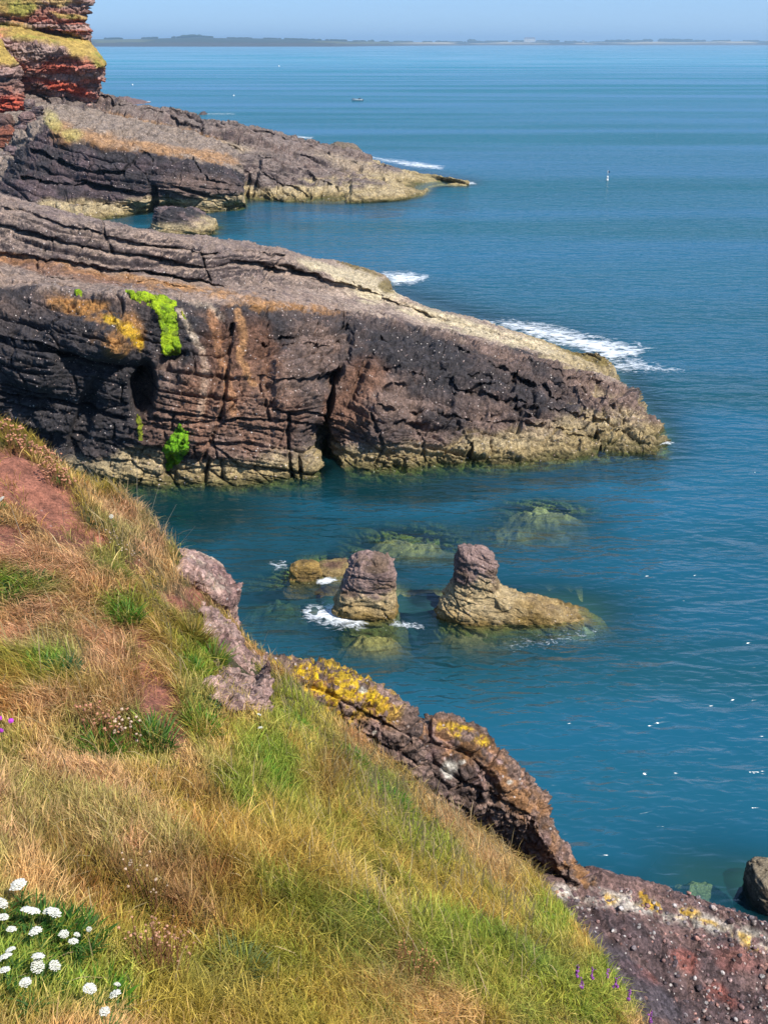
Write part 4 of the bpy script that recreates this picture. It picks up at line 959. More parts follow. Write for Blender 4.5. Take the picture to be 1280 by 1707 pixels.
hh *= .55 + .45*sm(2.0, 5.0, np.hypot(root[:,1], 3.0))
lean = off * 1.6 + rng.normal(0, .03, (n, 2)) + np.stack([.09*wx - .03, .09*wy - .035], -1) + (longz*.06)[:,None]*np.array([-.3, -.8]) ; lean *= (hh/.15)[:,None]
lay = rng.random(n) < .22; hh = np.where(lay, hh*.45, hh); lean = np.where(lay[:,None], rng.normal(0, .07, (n,2)), lean)
# colours: straw, olive, green, rust by patches
STRAW = (.78, .56, .24); OLIVE = (.46, .38, .07); GREEN = (.20, .40, .035); BRN = (.52, .26, .08); YGR = (.70, .62, .13); PINKS = (.76, .50, .31)
a1 = fbm(root, .55, 4, 980); a2 = fbm(root, .3, 3, 981); r1_ = rng.random(n)
colg = np.zeros((n,3)) + np.array(OLIVE)
colg = mixc(colg, STRAW, sm(-.05, .2, a1 + .5*(r1_-.5))); colg = mixc(colg, BRN, .8*sm(.1, .3, a2 + .5*(rng.random(n)-.5)))
colg = mixc(colg, YGR, .9*ell(root, [(620,1450,260,150,30), (850,1560,160,90,40), (460,1250,90,80,30), (300,1640,400,70,0,.7), (520,1220,60,60,20), (130,1290,110,50,0,.6), (900,1650,150,60,0)], 40, .5, .4, 982)*(.35+.65*rng.random(n)))
colg = mixc(colg, (.66,.46,.12), .8*ell(root, [(640,1420,150,60,35), (500,1400,120,60,10), (820,1520,80,40,40)], 40, .5, .4, 983)*(.2+.8*rng.random(n)))
colg = mixc(colg, PINKS, .9*ell(root, [(90,1330,150,80,0), (60,940,110,30,10), (230,1430,150,60,20), (120,1060,140,60,20), (230,880,60,50,30), (150,1180,140,30,0,.8), (330,1000,40,60,40), (780,1400,110,26,45,.8), (640,1290,110,20,40,.6), (200,760,60,30,30), (100,1000,60,30,20), (700,1620,80,40,0,.5)], 30, .4, .4, 984)*(.4+.6*rng.random(n)))
grn = ell(root, [(40,972,48,18,10), (210,1020,36,22,0), (95,1112,42,24,0), (185,935,36,30,0,.7), (335,1110,30,60,20,.8), (320,1050,24,50,20,.6), (240,1225,60,40,0,.8), (430,1290,60,46,20,.8), (480,1190,40,60,40,.7), (580,1270,70,20,45,.8), (650,1320,44,30,30,.9),
                 (700,1400,70,30,30,.7), (920,1540,44,40,30,.9), (850,1620,160,60,20,.7), (560,1530,110,34,30,.6), (60,1600,110,80,10,.95), (160,1660,90,50,0,.8), (620,1600,90,40,20,.5), (400,1330,60,30,0,.5), (330,1180,40,40,0,.7), (1000,1660,60,60,30,.8), (450,1600,90,30,0,.4), (20,1245,30,24,0,.4), (300,870,8,8,0)], 18, .3, .4, 985)
colg = mixc(colg, GREEN, .75*ell(root, [(560,1380,200,60,25), (700,1560,200,70,20), (430,1480,160,50,20,.7), (330,1600,140,50,0,.7), (480,1250,60,50,30)], 50, .4, .5, 989)*sm(-.15, .2, fbm(root, .3, 3, 990))*(.2+.8*rng.random(n)))
colg = mixc(colg, GREEN, .55*sm(.12, .32, fbm(root, .42, 3, 988))*(.3+.7*rng.random(n)))
colg = mixc(colg, GREEN, grn*(.35+.65*rng.random(n)))
colg = mixc(colg, (.10,.17,.07), .5*ell(root, [(610,1560,110,40,30), (360,1640,80,40,0), (900,1590,80,30,20)], 20, .4, .4, 986)*rng.random(n))
colg = mixc(colg, (.24,.10,.03), .75*ell(root, [(190,1470,110,40,20), (330,1480,90,50,0), (560,1290,30,50,10), (250,1240,60,16,30,.6), (330,1330,60,30,0), (270,1580,40,60,0,.5), (510,1500,60,30,0,.5), (320,1030,30,40,30,.8)], 20, .3, .4, 987)*(.3+.7*rng.random(n)))
colg *= np.array([1.06, .94, .9]); colg *= (.45 + 1.0*rng.random(n)**1.3)[:, None]
wdt = .0034*(.7+.6*rng.random(n)) * (.85 + .05*np.maximum(root[:,1]-3, 0)) * (1 + .5*grn)
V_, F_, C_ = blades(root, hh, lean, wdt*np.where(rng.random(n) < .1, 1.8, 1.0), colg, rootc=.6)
gr = mesh_obj('grass', V_, F_, M_leaf, col=C_); tag(gr, 'dry straw and olive coloured grass covering the hillside', 'grass', kind='stuff')
# taller pale wisps with seed heads, mostly along the rim
k = 9000; yy = 1.6 + rng.random(k*3)*9.5; xx = (rng.random(k*3)-.5)*2*(yy*.55+.8); q = np.stack([xx, yy, hill(xx, yy)], -1)
wz = ell(q, [(700,1400,200,60,42), (840,1480,90,50,45), (600,1500,300,120,20,.35), (200,860,90,60,35,.6), (300,980,60,60,45,.6), (480,1160,60,50,45,.6), (300,1250,300,300,0,.12), (420,1650,420,60,0,.25)], 20, .5, .4, 990)
keep = (rng.random(k*3) < wz) & (seg_dist(xx, yy) < .12) & (ell(q, SOIL+ROCKM, 14, .3, .25, 960) < .5); root = q[keep]; n = len(root)
hh = .20 + .16*rng.random(n); hh *= .6+.4*sm(3, 6, root[:,1])
lean = rng.normal(0, .06, (n,2)) + np.array([-.05, -.07]) + .1*np.stack([vn(root, 1.5, 5), vn(root, 1.5, 6)], -1)
cw = np.zeros((n,3)) + np.array((.50, .38, .19)); cw *= (.65+.5*rng.random(n))[:,None]
V_, F_, C_ = blades(root, hh, lean, .0035+.002*rng.random(n)+.0003*root[:,1], cw, tipc=1.2, rootc=.7)
tag(mesh_obj('tall_grass', V_, F_, M_leaf, col=C_), 'taller pale grass wisps leaning over the rim of the hillside', 'grass', kind='stuff')

# ---------------- leafy tufts
def tuft(u, v, label, n, r, h, c1, c2, w=.010, name='leafy_tuft', cat='plant', spread=1.0):
    p = on_hill(u, v); n = int(n); a = rng.random(n)*2*np.pi; rr = r*np.sqrt(rng.random(n))
    root = np.stack([p[0]+rr*np.cos(a)*.8, p[1]+rr*np.sin(a)*.8, 0*a], -1); root[:,2] = hill(root[:,0], root[:,1])-.01
    hh = h*(.55+.6*rng.random(n)); lean = np.stack([np.cos(a), np.sin(a)], -1)*(hh*spread*(.3+.7*rng.random(n)))[:,None]
    cc = np.where((rng.random(n) < .5)[:,None], np.array(c1), np.array(c2))*(.7+.6*rng.random(n))[:,None]
    V_, F_, C_ = blades(root, hh, lean, w*(.7+.6*rng.random(n)), cc, tipc=1.15, rootc=.7)
    o = mesh_obj(name, V_, F_, M_leaf, col=C_, loc=tuple(p)); tag(o, label, cat); return o
G1, G2, G3 = (.06,.16,.015), (.10,.24,.02), (.045,.12,.04)
for a in [(50,985,'dark green leafy tuft at the left edge below the bare red soil',220,.17,.12,G1,G3,.011), (14,995,'small green tuft cut by the left edge beside the darker tuft',90,.10,.10,G1,G2,.010),
          (212,1035,'bright green fan of leaves in the middle of the dry upper slope',170,.12,.15,G2,G1,.009), (75,1125,'feathery light green tuft left of a blue green one',220,.11,.13,G2,(.13,.24,.03),.006),
          (110,1130,'blue green spiky tuft on the dry slope at the left',200,.10,.13,(.03,.10,.04),G3,.008), (185,955,'rounded olive cushion plant below the rim',420,.17,.10,(.12,.17,.02),(.19,.17,.03),.006),
          (320,1060,'tall golden green tuft beside the pink rocks',260,.12,.22,(.22,.19,.03),(.30,.20,.04),.007), (355,1100,'second tall tuft, greener and lower, beside the pink rocks',200,.11,.19,G2,(.2,.2,.03),.008),
          (320,1120,'low leafy green plant left of the pink rock blocks',150,.12,.11,G2,G1,.010), (345,1185,'blue green leaves creeping round the foot of the pink rock blocks',120,.10,.09,G3,(.04,.13,.06),.012),
          (262,1240,'spiky rosette of narrow leaves on the red soil end',170,.12,.15,G1,(.10,.18,.04),.010), (170,1255,'bright green tuft left of the spiky rosette',200,.12,.14,G2,G1,.007),
          (340,1215,'light green grass tuft just under the pink rock blocks',200,.13,.12,(.14,.26,.02),G2,.008), (430,1275,'leafy green patch on the open slope below the rocks',260,.2,.10,G2,(.14,.26,.03),.011),
          (650,1335,'dense green tuft near the lichened outcrop',320,.22,.13,G1,G2,.011), (585,1275,'narrow green tuft upslope of the dense one',200,.16,.12,G2,G1,.010),
          (925,1545,'round green plant near the stony ledge',240,.15,.10,(.07,.2,.02),G2,.009), (60,1590,'dark green feathery foliage under the white flowers',500,.2,.11,(.03,.10,.015),G1,.009),
          (130,1560,'green foliage right of the white flower heads',260,.13,.10,(.05,.13,.02),G1,.009), (170,1680,'coarse green leaves in the bottom left of the slope',160,.10,.12,G2,G1,.010),
          (400,1620,'grey green soft tuft low on the slope',200,.14,.11,(.13,.2,.08),(.2,.24,.08),.006), (500,1215,'green tuft along the rim where the yellow lichened rock begins',200,.14,.13,G2,(.16,.24,.03),.008)]:
    tuft(*a)

# ---------------- flowers
def umbel_plant(u, v, wpx, label, hgt=.24):
    """a flower head seen at pixel (u,v): the stem grows below it"""
    top = None; dz, dy = slope(v)
    for Yt in np.linspace(1.6, 9, 700):
        q = P(u, v, Yt)
        if q[2] - float(hill(q[0], Yt)) < hgt: top = q; break
    if top is None: top = on_hill(u, v) + np.array([0,0,.1])
    gz = float(hill(top[0], top[1])); e = empty('wild_carrot', (top[0], top[1], gz), label, 'flower', 'white flower heads at the lower left')
    h = top[2]-gz; r = wpx*.5/F*np.linalg.norm(top-np.array([0,0,H])); r *= 1.0
    V, Fs, C = [], [], []; b0 = 0
    nfl = 70
    th = np.linspace(0, 2*np.pi, 6, endpoint=False)
    def tube(a, b_, r0, r1):
        d = b_-a; d = d/np.linalg.norm(d); s = np.cross(d, [.3,.9,.1]); s /= np.linalg.norm(s); t_ = np.cross(d, s)
        return np.concatenate([a+r0*(np.cos(th)[:,None]*s+np.sin(th)[:,None]*t_), b_+r1*(np.cos(th)[:,None]*s+np.sin(th)[:,None]*t_)])
    tf = np.array([[k, (k+1)%6, 6+(k+1)%6, 6+k] for k in range(6)])
    bend = rng.normal(0, .02, 2); mid = np.array([bend[0], bend[1], h*.5]); t0 = np.array([0,0,h-.022])
    sv = [tube(np.zeros(3)-np.array([0,0,.03]), mid, .0022, .0018), tube(mid, t0, .0018, .0014)]
    tilt = rng.normal(0, .32, 2) + np.array([-.05, -.12])
    heads = []
    for k in range(nfl):
        rr = r*math.sqrt((k+.5)/nfl); a = k*2.399963; x_, y_ = rr*math.cos(a), rr*math.sin(a)
        z_ = h + .35*r*(1-(rr/r)**2) + tilt[0]*x_ + tilt[1]*y_ + rng.normal(0, .0015); heads.append((x_, y_, z_))
        if k % 5 == 0: sv.append(tube(t0, np.array([x_, y_, z_-.002]), .0009, .0006))
    mesh_obj('stem', np.concatenate(sv), np.concatenate([tf+12*k for k in range(len(sv))]), M_leaf, parent=e, col=np.zeros((12*len(sv),3))+np.array((.13,.20,.05)))
    fr_ = r*.16
    fv, ff, fc = [], [], []
    small = IV[:12]*0; b0 = 0
    ov = np.array([(1,0,0),(.5,.87,0),(-.5,.87,0),(-1,0,0),(-.5,-.87,0),(.5,-.87,0),(0,0,.45),(0,0,-.5)]); of = np.array([[k,(k+1)%6,6] for k in range(6)]+[[(k+1)%6,k,7] for k in range(6)])
    for (x_, y_, z_) in heads:
        s = fr_*(.75+.5*rng.random()); fv.append(ov*s*(1+.25*rng.normal(0,1,(8,1)))+np.array([x_,y_,z_])); ff.append(of+b0); b0 += 8
        fc.append(np.zeros((8,3))+np.array((.74,.73,.64))*(.86+.14*rng.random()))
    mesh_obj('flower_head', np.concatenate(fv), np.concatenate(ff), M_petal, parent=e, col=np.concatenate(fc), smooth=False)
    nl = 26; a = rng.random(nl)*2*np.pi; rt = np.zeros((nl,3)); rt[:,2] = rng.random(nl)*h*.35; hh = .03+.06*rng.random(nl)
    V_, F_, C_ = blades(rt, hh, np.stack([np.cos(a), np.sin(a)],-1)*(.05+.05*rng.random(nl))[:,None], np.full(nl,.007), np.zeros((nl,3))+np.array((.05,.13,.02)))
    mesh_obj('leaves', V_, F_, M_leaf, parent=e, col=C_)
FL = [(31,1475,23,'tallest white flower head, standing alone above the cluster'), (4,1506,16,'white flower head cut by the left edge, upper'), (52,1518,25,'large domed white flower head left of the overlapping pair'), (6,1529,15,'white flower head at the left edge below the upper one'),
      (91,1521,19,'right and larger flower head of the overlapping pair'), (79,1519,12,'left and smaller flower head of the overlapping pair'), (20,1549,14,'small white flower head under the big domed one, to its left'), (60,1552,18,'white flower head just under the big domed one'),
      (107,1557,14,'flat white flower head at the left of the slanting trio'), (123,1569,14,'white flower head at the right of the slanting trio'), (129,1558,9,'little pale flower head just above the slanting trio'),
      (18,1583,14,'small white flower head in the left middle of the cluster'), (9,1595,19,'flat white flower head near the left edge, mid cluster'), (64,1594,18,'white flower head in the centre of the cluster'), (63,1611,19,'white flower head touching the central one from below'),
      (92,1610,16,'round white flower head right of the central two'), (8,1617,16,'white flower head near the left edge, lower cluster'), (43,1638,17,'lowest white flower head of the left cluster'), (150,1648,19,'left one of the three white flower heads lower right'),
      (192,1657,17,'middle one of the three white flower heads lower right'), (175,1686,15,'lowest of all the white flower heads'), (196,1641,9,'tiny white flower head above the middle lower right one'), (149,1549,8,'tiny faded flower head right of the slanting trio')]
for f in FL: umbel_plant(*f, hgt=.13 + .05*random.random())
for (a, b_, w_, lb) in [(434,1213,8,'small white flower below the pink rock blocks'), (432,1191,6,'tiny white flower under the lower pink rock'), (3,832,9,'lone white flower at the left edge on the red soil'), (186,861,7,'small pale flower head in dry grass near the rim')]:
    umbel_plant(a, b_, w_, lb, .12)

def stalks(u, v, label, n, r, h, head_r, cs, ch, name='thrift_seed_heads', spike=False, jit=1.0, cat='plant', leaves=None, group=None):
    p = on_hill(u, v); e = empty(name, tuple(p), label, cat, group)
    sv, sf, hv_, hf = [], [], [], []; b0 = b1 = 0; hc = []
    for k in range(n):
        a = rng.random()*2*np.pi; rr = r*math.sqrt(rng.random()); x_, y_ = rr*math.cos(a), rr*math.sin(a); z_ = float(hill(p[0]+x_, p[1]+y_))-p[2]-.01
        hk = h*(.65+.5*rng.random()); tip = np.array([x_+rng.normal(0,.12)*hk*jit+.3*x_, y_+rng.normal(0,.12)*hk*jit, z_+hk]); a0 = np.array([x_,y_,z_])
        for (q0, q1, r0, r1) in ((a0, (a0+tip)/2+rng.normal(0,.006,3), .0022, .0018), (None, tip, .0018, .0013)):
            if q0 is None: q0 = last
            last = q1; th = np.linspace(0, 2*np.pi, 4, endpoint=False)
            ring = np.stack([np.cos(th), np.sin(th), 0*th], -1); sv.append(np.concatenate([q0+ring*r0, q1+ring*r1])); sf.append(np.array([[j,(j+1)%4,4+(j+1)%4,4+j] for j in range(4)])+b0); b0 += 8
        if head_r:
            if spike:
                for j in range(14):
                    t_ = j/14; c0 = tip-np.array([0,0,1])*(hk*.42*t_)+rng.normal(0,head_r*.5,3); s = head_r*(.5+.6*rng.random())*(.5+t_*.7)
                    hv_.append(IV[:12]*s+c0); 
            else:
                hv_.append(IV[:12]*head_r*np.array([1,1,.75])*(.75+.5*rng.random())*(1+.18*rng.normal(0,1,(12,1)))+tip)
    mesh_obj('stalks', np.concatenate(sv), np.concatenate(sf), M_leaf, parent=e, col=np.zeros((b0,3))+np.array(cs))
    if head_r:
        f12 = IF12; m = len(hv_); cc = np.concatenate([np.zeros((12,3))+np.array(ch)*(.6+.7*rng.random()) for _ in range(m)])
        mesh_obj('flower_spikes' if spike else 'seed_heads', np.concatenate(hv_), np.concatenate([f12+12*j for j in range(m)]), M_petal, parent=e, col=cc, smooth=False)
    if leaves:
        nl = 90; a = rng.random(nl)*2*np.pi; rt = np.stack([r*.6*rng.normal(0,.6,nl), r*.6*rng.normal(0,.6,nl), np.zeros(nl)],-1)
        V_, F_, C_ = blades(rt, .03+.06*rng.random(nl), np.stack([np.cos(a),np.sin(a)],-1)*.04, np.full(nl,.004), np.zeros((nl,3))+np.array(leaves)); mesh_obj('leaves', V_, F_, M_leaf, parent=e, col=C_)
def ico1():
    import bmesh
    bm = bmesh.new(); bmesh.ops.create_icosphere(bm, subdivisions=1, radius=1); v = np.array([p.co[:] for p in bm.verts]); f = np.array([[q.index for q in p.verts] for p in bm.faces]); bm.free(); return v, f
IV, IF12 = ico1(); IV12 = IV
DRY, DRYH = (.30,.15,.07), (.46,.22,.13)
stalks(20,740,'row of rusty dried thrift heads on the rim at the left edge',60,.20,.15,.012,DRY,DRYH,leaves=(.13,.17,.03))
stalks(62,768,'rusty dried thrift heads on the rim above the bare soil',70,.17,.15,.012,DRY,DRYH,leaves=(.13,.17,.03))
stalks(98,805,'rusty dried thrift clump at the right end of the rim row',60,.11,.14,.012,DRY,DRYH,leaves=(.10,.17,.03))
stalks(178,1235,'dried pinkish thrift heads above the spiky rosette',34,.09,.20,.009,DRY,DRYH,leaves=G2)
stalks(215,1250,'loose cream thrift heads leaning beside the spiky rosette',22,.08,.20,.009,DRY,(.55,.40,.28))
stalks(245,1510,'pale thrift seed heads in the lower left slope',18,.06,.22,.006,DRY,(.50,.36,.24))
stalks(272,1620,'rusty thrift seed heads low on the slope, larger clump',60,.09,.24,.006,DRY,(.48,.26,.15))
stalks(205,935,'tiny pale heads on the olive cushion plant',26,.10,.2,.007,(.2,.2,.06),(.55,.42,.32))
stalks(690,1640,'reddish dry seed heads near the bottom of the slope',50,.09,.24,.005,DRY,(.45,.22,.10))
lbp = ['purple flower spike at the left of the group by the stony ledge', 'tallest purple flower spike by the stony ledge', 'purple flower spike right of the tallest one', 'short purple spike below the tallest one', 'purple flower spike farther down the grass edge', 'purple flower spike near the bottom edge of the photo', 'purple flower spike in the bottom corner of the grass edge']
for k, (a, b_) in enumerate([(958,1648), (984,1652), (1006,1655), (970,1662), (1022,1675), (1046,1690), (1082,1712)]):
    stalks(a, b_, lbp[k], 1, .004, .30 if k == 1 else .25, .0105, (.12,.14,.04), (.30,.09,.34), 'purple_flower', True, .5, 'flower')
for k, (a, b_, lb) in enumerate([(22,1232,'pink thistle head at the left edge, top one'), (9,1246,'pink thistle head at the left edge, middle one'), (12,1262,'pink thistle head at the left edge, lowest one')]):
    stalks(a, b_, lb, 1, .004, .18, .014, (.10,.15,.04), (.42,.06,.45), 'thistle', False, .3, 'flower')
for k, (a, b_) in enumerate([(170,815),(230,850),(245,870),(262,905),(130,800),(40,905),(60,860),(110,880),(280,920),(215,845)]):
    stalks(a, b_, 'bare grey dead stalk sticking up at the rim of the hillside', 1, .02, .34, 0, (.36,.31,.24), None, 'dead_stalk', False, 3.0, 'dead stalk', group='dead stalks along the rim')

# ---------------- rocks on the hill
def pinkcol(sd, lich=0.):
    def f(G, N):
        c = np.zeros(G.shape) + np.array((.40, .255, .21)); A = fbm(G, .3, 4, sd); c = mixc(c, (.24, .14, .12), sm(0, .4, A))
        c = mixc(c, (.42, .33, .24), .7 * sm(.5, .8, N[..., 2]) * sm(-.2, .3, fbm(G, .2, 3, sd+1)) * (1 if lich else .4)); return c
    return f
rock_levels('rock', 'small purple rock poking out of the red soil gully', 'rock', [(1190,270,290,.8), (1200,262,302,1), (1225,262,308,1.1), (1250,266,306,1)], 6.0, .12, M_near, pinkcol(37), nth=70, nz=50, seed=137, amp=.02, T=.08, sub=False)
def outcrop(name, label, rows, nu, nv, seed, colf, amp=.12, T=.22):
    G, N, fl = patch_grid(wrapcol(rows, (.25, .5, -1.0)), nu, nv)
    d = .16*fbm(G, .9, 4, seed) + strata(G, (.62,.2,1), T, .9, amp*.5, amp*.45, seed, .4, 4) + blocks(G, (.62,.2,1), .6, .16, .06, seed+31, 1.7) + blocks(G, (.62,.2,1), .2, .05, .03, seed+33, 1.4) + .05*ridge(G, .22, 4, seed+3) + .03*fbm(G, .07, 3, seed+4)
    f1, f2, i = worley(G, .075, seed+5); d += .02*(1-sm(.15,.5,f1))*(i > .5)
    G = G + N*d[..., None]; N = grid_normals(G); N = -N if fl else N
    o = mesh_obj(name, G.reshape(-1,3), grid_faces(*G.shape[:2])[:, ::(1 if not fl else -1)], M_near, col=colf(G, N)); tag(o, label, 'rock outcrop'); return o
def off(rw, o): return [p + np.array(o) for p in rw]
c1_ = [P(452,1092,9.7), P(490,1104,9.9), P(540,1108,10.1), P(600,1122,10.1), P(650,1152,10), P(682,1185,9.9), P(700,1225,9.8)]
c2_ = [P(450,1100,9.5), P(490,1122,9.6), P(545,1135,9.7), P(600,1155,9.7), P(645,1190,9.6), P(676,1220,9.6), P(700,1245,9.6)]
c3_ = [P(450,1130,9.4), P(490,1160,9.45), P(540,1185,9.5), P(590,1215,9.5), P(640,1250,9.5), P(670,1275,9.5), P(705,1300,9.5)]
c4_ = [P(450,1170,9.3), P(500,1210,9.4), P(560,1260,9.5), P(620,1310,9.5), P(680,1350,9.5), P(720,1380,9.5), P(740,1400,9.5)]
def lichcol(sp, sd):
    def f(G, N):
        A = fbm(G, .6, 4, sd); B = fbm(G, .13, 4, sd+1)
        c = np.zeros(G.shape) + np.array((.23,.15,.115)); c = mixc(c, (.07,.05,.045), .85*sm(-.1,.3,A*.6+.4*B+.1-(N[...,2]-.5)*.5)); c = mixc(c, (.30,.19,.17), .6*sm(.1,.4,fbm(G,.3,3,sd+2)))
        c = mixc(c, (.34,.16,.05), .7*ell(G, sp[1], 10, .2, .4, sd+3)*sm(-.3,.2,B)); c = mixc(c, (.62,.40,.015), .95*ell(G, sp[0], 10, .2, .5, sd+4)*sm(-.25,.1,B)*sm(-.3,-.02,fbm(G,.05,3,sd+9)))
        c = mixc(c, (.5,.47,.4), .8*ell(G, sp[2], 5, .1, .4, sd+5)); return c
    return f
outcrop('rock_outcrop', 'rock outcrop with bright yellow lichen along its top, at the rim of the grass', [off(c1_, (.0,.8,-2.5)), off(c1_,(.0,.3,-.35)), c1_, c2_, c3_, c4_, off(c4_,(0,-.1,-1.0))], 420, 260, 141,
        lichcol(([(520,1118,85,22,6), (600,1145,52,26,30), (490,1112,60,18,0), (560,1160,60,34,20,.85), (640,1175,30,26,40,.8)], [(560,1160,90,36,25), (640,1185,30,30,0)], [(605,1150,8,5,0), (625,1222,4,3,0)]), 142))
d1_ = [P(690,1215,10), P(712,1199,10.2), P(745,1206,10.2), P(790,1218,10.2), P(815,1245,10.1), P(870,1288,10.1), P(900,1330,10), P(930,1390,9.9), P(955,1435,9.8), P(988,1468,9.7)]
d2_ = [P(690,1235,9.8), P(712,1222,9.9), P(750,1232,9.9), P(790,1252,9.9), P(820,1285,9.8), P(860,1325,9.75), P(890,1370,9.7), P(915,1415,9.6), P(940,1450,9.5), P(975,1475,9.5)]
d3_ = [P(690,1270,9.6), P(715,1268,9.7), P(745,1282,9.7), P(780,1305,9.7), P(805,1340,9.7), P(840,1375,9.75), P(865,1405,9.8), P(890,1435,9.8), P(915,1460,9.7), P(950,1482,9.5)]
d4_ = [P(680,1320,9.5), P(705,1330,9.5), P(735,1350,9.5), P(765,1370,9.7), P(790,1395,10.0), P(820,1420,10.1), P(845,1440,10.1), P(870,1460,10.0), P(900,1480,9.7), P(930,1500,9.4)]
outcrop('rock_outcrop', 'dark overhanging rock outcrop with orange lichen between the yellow one and the stony ledge', [off(d1_, (.05,.8,-2.5)), off(d1_,(.02,.3,-.35)), d1_, d2_, d3_, d4_, off(d4_,(0,-.1,-1.2))], 480, 300, 151,
        lichcol(([(775,1222,30,12,25), (800,1235,16,10,30,.8), (735,1210,20,6,0,.6)], [(760,1235,80,30,25,.9), (860,1320,90,30,50,.9), (950,1455,50,26,35), (905,1400,50,24,60,.8)], [(748,1282,12,14,0), (850,1305,6,4,0), (770,1270,8,4,0)]), 152))
def hillrock(name, label, rws, seed, dy=(-.14, .45, -.5), lich=0, amp=.035, T=.11, blk=1.):
    rws = [[P(min(q[0], 396) if name == 'rock_slab' else q[0], q[1], q[2]) for q in r] for r in rws]; rws = [off(rws[0], dy), off(rws[0], (-.03, .12, -.06))] + rws + [off(rws[-1], (0, .15, -.35))]
    G, N, fl = patch_grid(wrapcol([[r[0] + np.array([-.12, .25, -.3])] + r for r in rws], (.02, .3, -.1)), 260, 220)
    d = .04*fbm(G, .4, 4, seed) + blk * (blocks(G, (-.4,.2,1), .3, .07, .03, seed+7, 1.6) + blocks(G, (-.4,.2,1), .11, .025, .012, seed+8, 1.6)) + strata(G, (-.5,.1,1), T, .5, amp, amp*.7, seed) + .012*ridge(G, .1, 4, seed+3)
    G = G + N*d[..., None]; N = grid_normals(G); N = -N if fl else N
    o = mesh_obj(name, G.reshape(-1,3), grid_faces(*G.shape[:2])[:, ::(1 if not fl else -1)], M_near, col=pinkcol(seed, lich)(G, N)); tag(o, label, 'rock'); return o
hillrock('rock_slab', 'flat pinkish rock slab jutting from the grass over the water', [
    [(286,926,9.5),(302,914,9.6),(335,922,9.7),(366,940,9.7),(382,958,9.6),(394,978,9.5)],
    [(286,942,9.1),(312,945,9.1),(338,960,9.1),(362,978,9.1),(380,990,9.15),(392,992,9.3)],
    [(290,962,9.0),(315,968,9.0),(338,986,9.0),(358,1002,9.0),(376,1010,9.1),(388,1006,9.3)],
    [(292,985,9.1),(318,992,9.2),(338,1010,9.2),(356,1022,9.2),(372,1026,9.25),(384,1020,9.35)]], 231, lich=1, amp=.02, blk=.5)
hillrock('rock_block', 'upper pink rock block bedded in the grass edge', [
    [(338,1012,8.8),(356,1016,8.85),(378,1034,8.85),(402,1064,8.85),(424,1086,8.85),(437,1104,8.8)],
    [(336,1035,8.4),(358,1042,8.4),(378,1062,8.4),(400,1086,8.4),(420,1104,8.45),(436,1118,8.5)],
    [(338,1062,8.2),(360,1072,8.2),(380,1092,8.2),(400,1106,8.2),(418,1118,8.25),(434,1128,8.35)],
    [(342,1092,8.1),(362,1102,8.1),(382,1118,8.1),(402,1130,8.1),(418,1140,8.15),(432,1142,8.3)]], 233)
hillrock('rock_block', 'lower pink rock block with a dark undercut', [
    [(348,1116,6.9),(364,1108,7.1),(388,1116,7.2),(410,1126,7.3),(426,1128,7.3),(438,1118,7.3)],
    [(344,1146,6.2),(364,1142,6.2),(388,1152,6.2),(410,1158,6.3),(426,1152,6.5),(438,1142,6.7)],
    [(350,1168,6.0),(370,1174,6.0),(390,1186,6.0),(410,1186,6.1),(424,1178,6.3),(436,1170,6.5)],
    [(356,1182,6.25),(375,1196,6.3),(392,1206,6.3),(408,1204,6.35),(422,1198,6.5),(433,1190,6.6)]], 235)
# stony ledge, lower right
e1 = [P(840,1440,9.2), P(890,1456,9.4), P(950,1466,9.6), P(1010,1468,9.8), P(1065,1478,9.9), P(1130,1502,9.8), P(1210,1527,9.7), P(1290,1552,9.6), P(1420,1600,9.4), P(1560,1660,9.2)]
e2 = [P(840,1470,8.6), P(900,1492,8.9), P(980,1510,9.2), P(1100,1540,9.35), P(1200,1565,9.3), P(1290,1600,9.2), P(1420,1640,9.1), P(1560,1700,8.9)]
e3 = [P(840,1540,7.9), P(920,1560,8.2), P(1000,1590,8.5), P(1100,1620,8.75), P(1200,1645,8.8), P(1290,1670,8.75), P(1420,1700,8.7), P(1560,1760,8.5)]
e4 = [P(840,1640,7.2), P(940,1660,7.5), P(1020,1680,7.8), P(1100,1700,8.1), P(1200,1730,8.2), P(1290,1750,8.2), P(1420,1780,8.1), P(1560,1830,8.0)]
e5 = [P(840,1800,6.3), P(960,1830,6.6), P(1100,1860,7.0), P(1290,1900,7.2), P(1560,1960,7.0)]
G, N, fl = patch_grid([off(e1,(.3,1.0,-4)), off(e1,(.1,.25,-.5)), e1, e2, e3, e4, e5, off(e5,(0,-1.2,-1.5))], 560, 460)
d = .10*fbm(G, .9, 4, 161) + strata(G, (-.25,-.25,1), .20, 1.1, .10, .0, 162, .4, 5) + blocks(G, (-.25,-.25,1), .7, .05, .02, 262, 1.5) + .022*ridge(G, .16, 4, 163) + .012*fbm(G, .05, 3, 164)
u, v = proj(G); sl = ell(G, [(1010,1600,70,22,28), (1080,1660,70,24,30), (960,1555,50,20,30), (1040,1690,60,20,30)], 12, .4, .3, 165)
d = d*(1-.5*sl); rim = lineband(G, [(960,1464),(1065,1476),(1140,1505),(1290,1552)], 9, 5, .3, 166); d += .05*rim
f1, f2, i = worley(G, .06, 167); d += .016*(1-sm(.15,.5,f1))*(i > .35)*(1-sl)
G = G + N*d[..., None]; N = grid_normals(G); N = -N if fl else N
A = fbm(G, .5, 4, 168); B = fbm(G, .12, 4, 169)
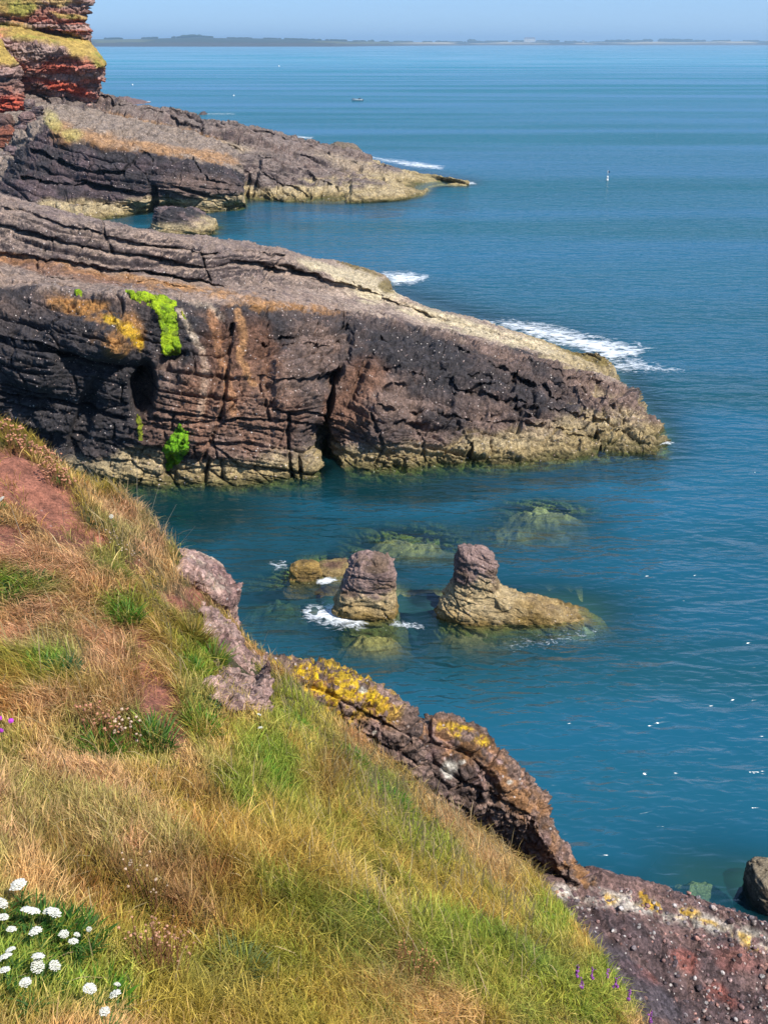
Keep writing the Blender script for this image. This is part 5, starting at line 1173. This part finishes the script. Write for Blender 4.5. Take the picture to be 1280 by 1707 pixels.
c = np.zeros(G.shape) + np.array((.19,.115,.098)); c = mixc(c, (.07,.048,.05), .8*sm(-.15,.25,A)); c = mixc(c, (.30,.10,.075), .7*ell(G, [(1140,1600,26,16,30), (1200,1660,30,16,30), (1060,1620,40,8,28), (1230,1600,40,20,20,.5)], 12, .2, .4, 170))
c = mixc(c, (.075,.062,.070), .85*sl)
c = mixc(c, (.50,.44,.36), .85*ell(G, [(1050,1506,80,13,14), (1150,1530,90,14,17), (1250,1560,60,12,20), (960,1490,40,14,14,.9)], 8, .2, .5, 171)*sm(-.4,0,B))
c = mixc(c, (.62,.36,.03), .95*ell(G, [(1085,1508,26,9,16), (1130,1515,34,9,20), (1070,1495,16,6,0), (1240,1565,30,8,25,.8), (1010,1498,14,8,0,.8), (1180,1540,20,6,20,.8)], 7, .15, .5, 172)*sm(-.2,.1,B))
lg = mesh_obj('rock_ledge', G.reshape(-1,3), grid_faces(*G.shape[:2])[:, ::(1 if not fl else -1)], M_near, col=c)
tag(lg, 'sloping ledge of dark pebbly conglomerate with a pale lichened rim at the lower right', 'rock ledge', kind='structure')
# pebbles
nu_, nv_ = G.shape[1], G.shape[0]; npb = 5600
ii = rng.integers(60, nv_-30, npb*3); jj = rng.integers(0, nu_, npb*3); q = G[ii, jj]; qu, qv = proj(q); qs = sl[ii, jj]
keep = (rng.random(len(q)) > qs*.93) & (fbm(q, .5, 3, 175) + .5*rng.random(len(q)) > .0) & (qv > 1480); q = q[keep][:npb]; nn = N[ii, jj][keep][:npb]; npb = len(q)
sz = .010 + .022*rng.random(npb)**2.0 + .016*(rng.random(npb) > .96)
IVb, IFb = ico1()
import bmesh as _b
Vp = IV12[None]*(1+.16*rng.normal(0,1,(npb,12,1))); Vp = Vp*sz[:,None,None]*np.stack([.9+.5*rng.random(npb), .8+.4*rng.random(npb), .55+.3*rng.random(npb)], -1)[:,None,:]
a = rng.random(npb)*6.28; ca_, sa_ = np.cos(a)[:,None], np.sin(a)[:,None]; Vp = np.stack([Vp[...,0]*ca_-Vp[...,1]*sa_, Vp[...,0]*sa_+Vp[...,1]*ca_, Vp[...,2]], -1) + (q + nn*.15*sz[:,None])[:,None]
pal = 1.1*np.array([(.42,.34,.30),(.30,.17,.15),(.50,.45,.42),(.16,.10,.10),(.33,.22,.2),(.22,.18,.18),(.38,.2,.16),(.10,.075,.08)]); pc = pal[rng.integers(0, len(pal), npb)]*(.7+.5*rng.random(npb))[:,None]
pb = mesh_obj('pebbles', Vp.reshape(-1,3), (IFb[None]+12*np.arange(npb)[:,None,None]).reshape(-1,3), M_near, col=np.repeat(pc, 12, 0)); tag(pb, 'pink and grey pebbles studding the dark ledge', 'pebbles', kind='stuff')

# ================================================================== haze over the bay
hz_m = bpy.data.materials.new('haze'); hz_m.use_nodes = True; nt = hz_m.node_tree
for n_ in list(nt.nodes):
    if n_.type != 'OUTPUT_MATERIAL': nt.nodes.remove(n_)
pv_ = nt.nodes.new('ShaderNodeVolumePrincipled'); pv_.inputs['Color'].default_value = (.50, .75, .96, 1); pv_.inputs['Density'].default_value = HAZE = 7.5e-5; pv_.inputs['Anisotropy'].default_value = .2
nt.links.new(pv_.outputs[0], nt.nodes['Material Output'].inputs['Volume'])
v, f = box((0, 19500, 100), (82000, 41500, 216)); 
hz_o = mesh_obj('haze', v, f, hz_m, smooth=False); tag(hz_o, kind='stuff')
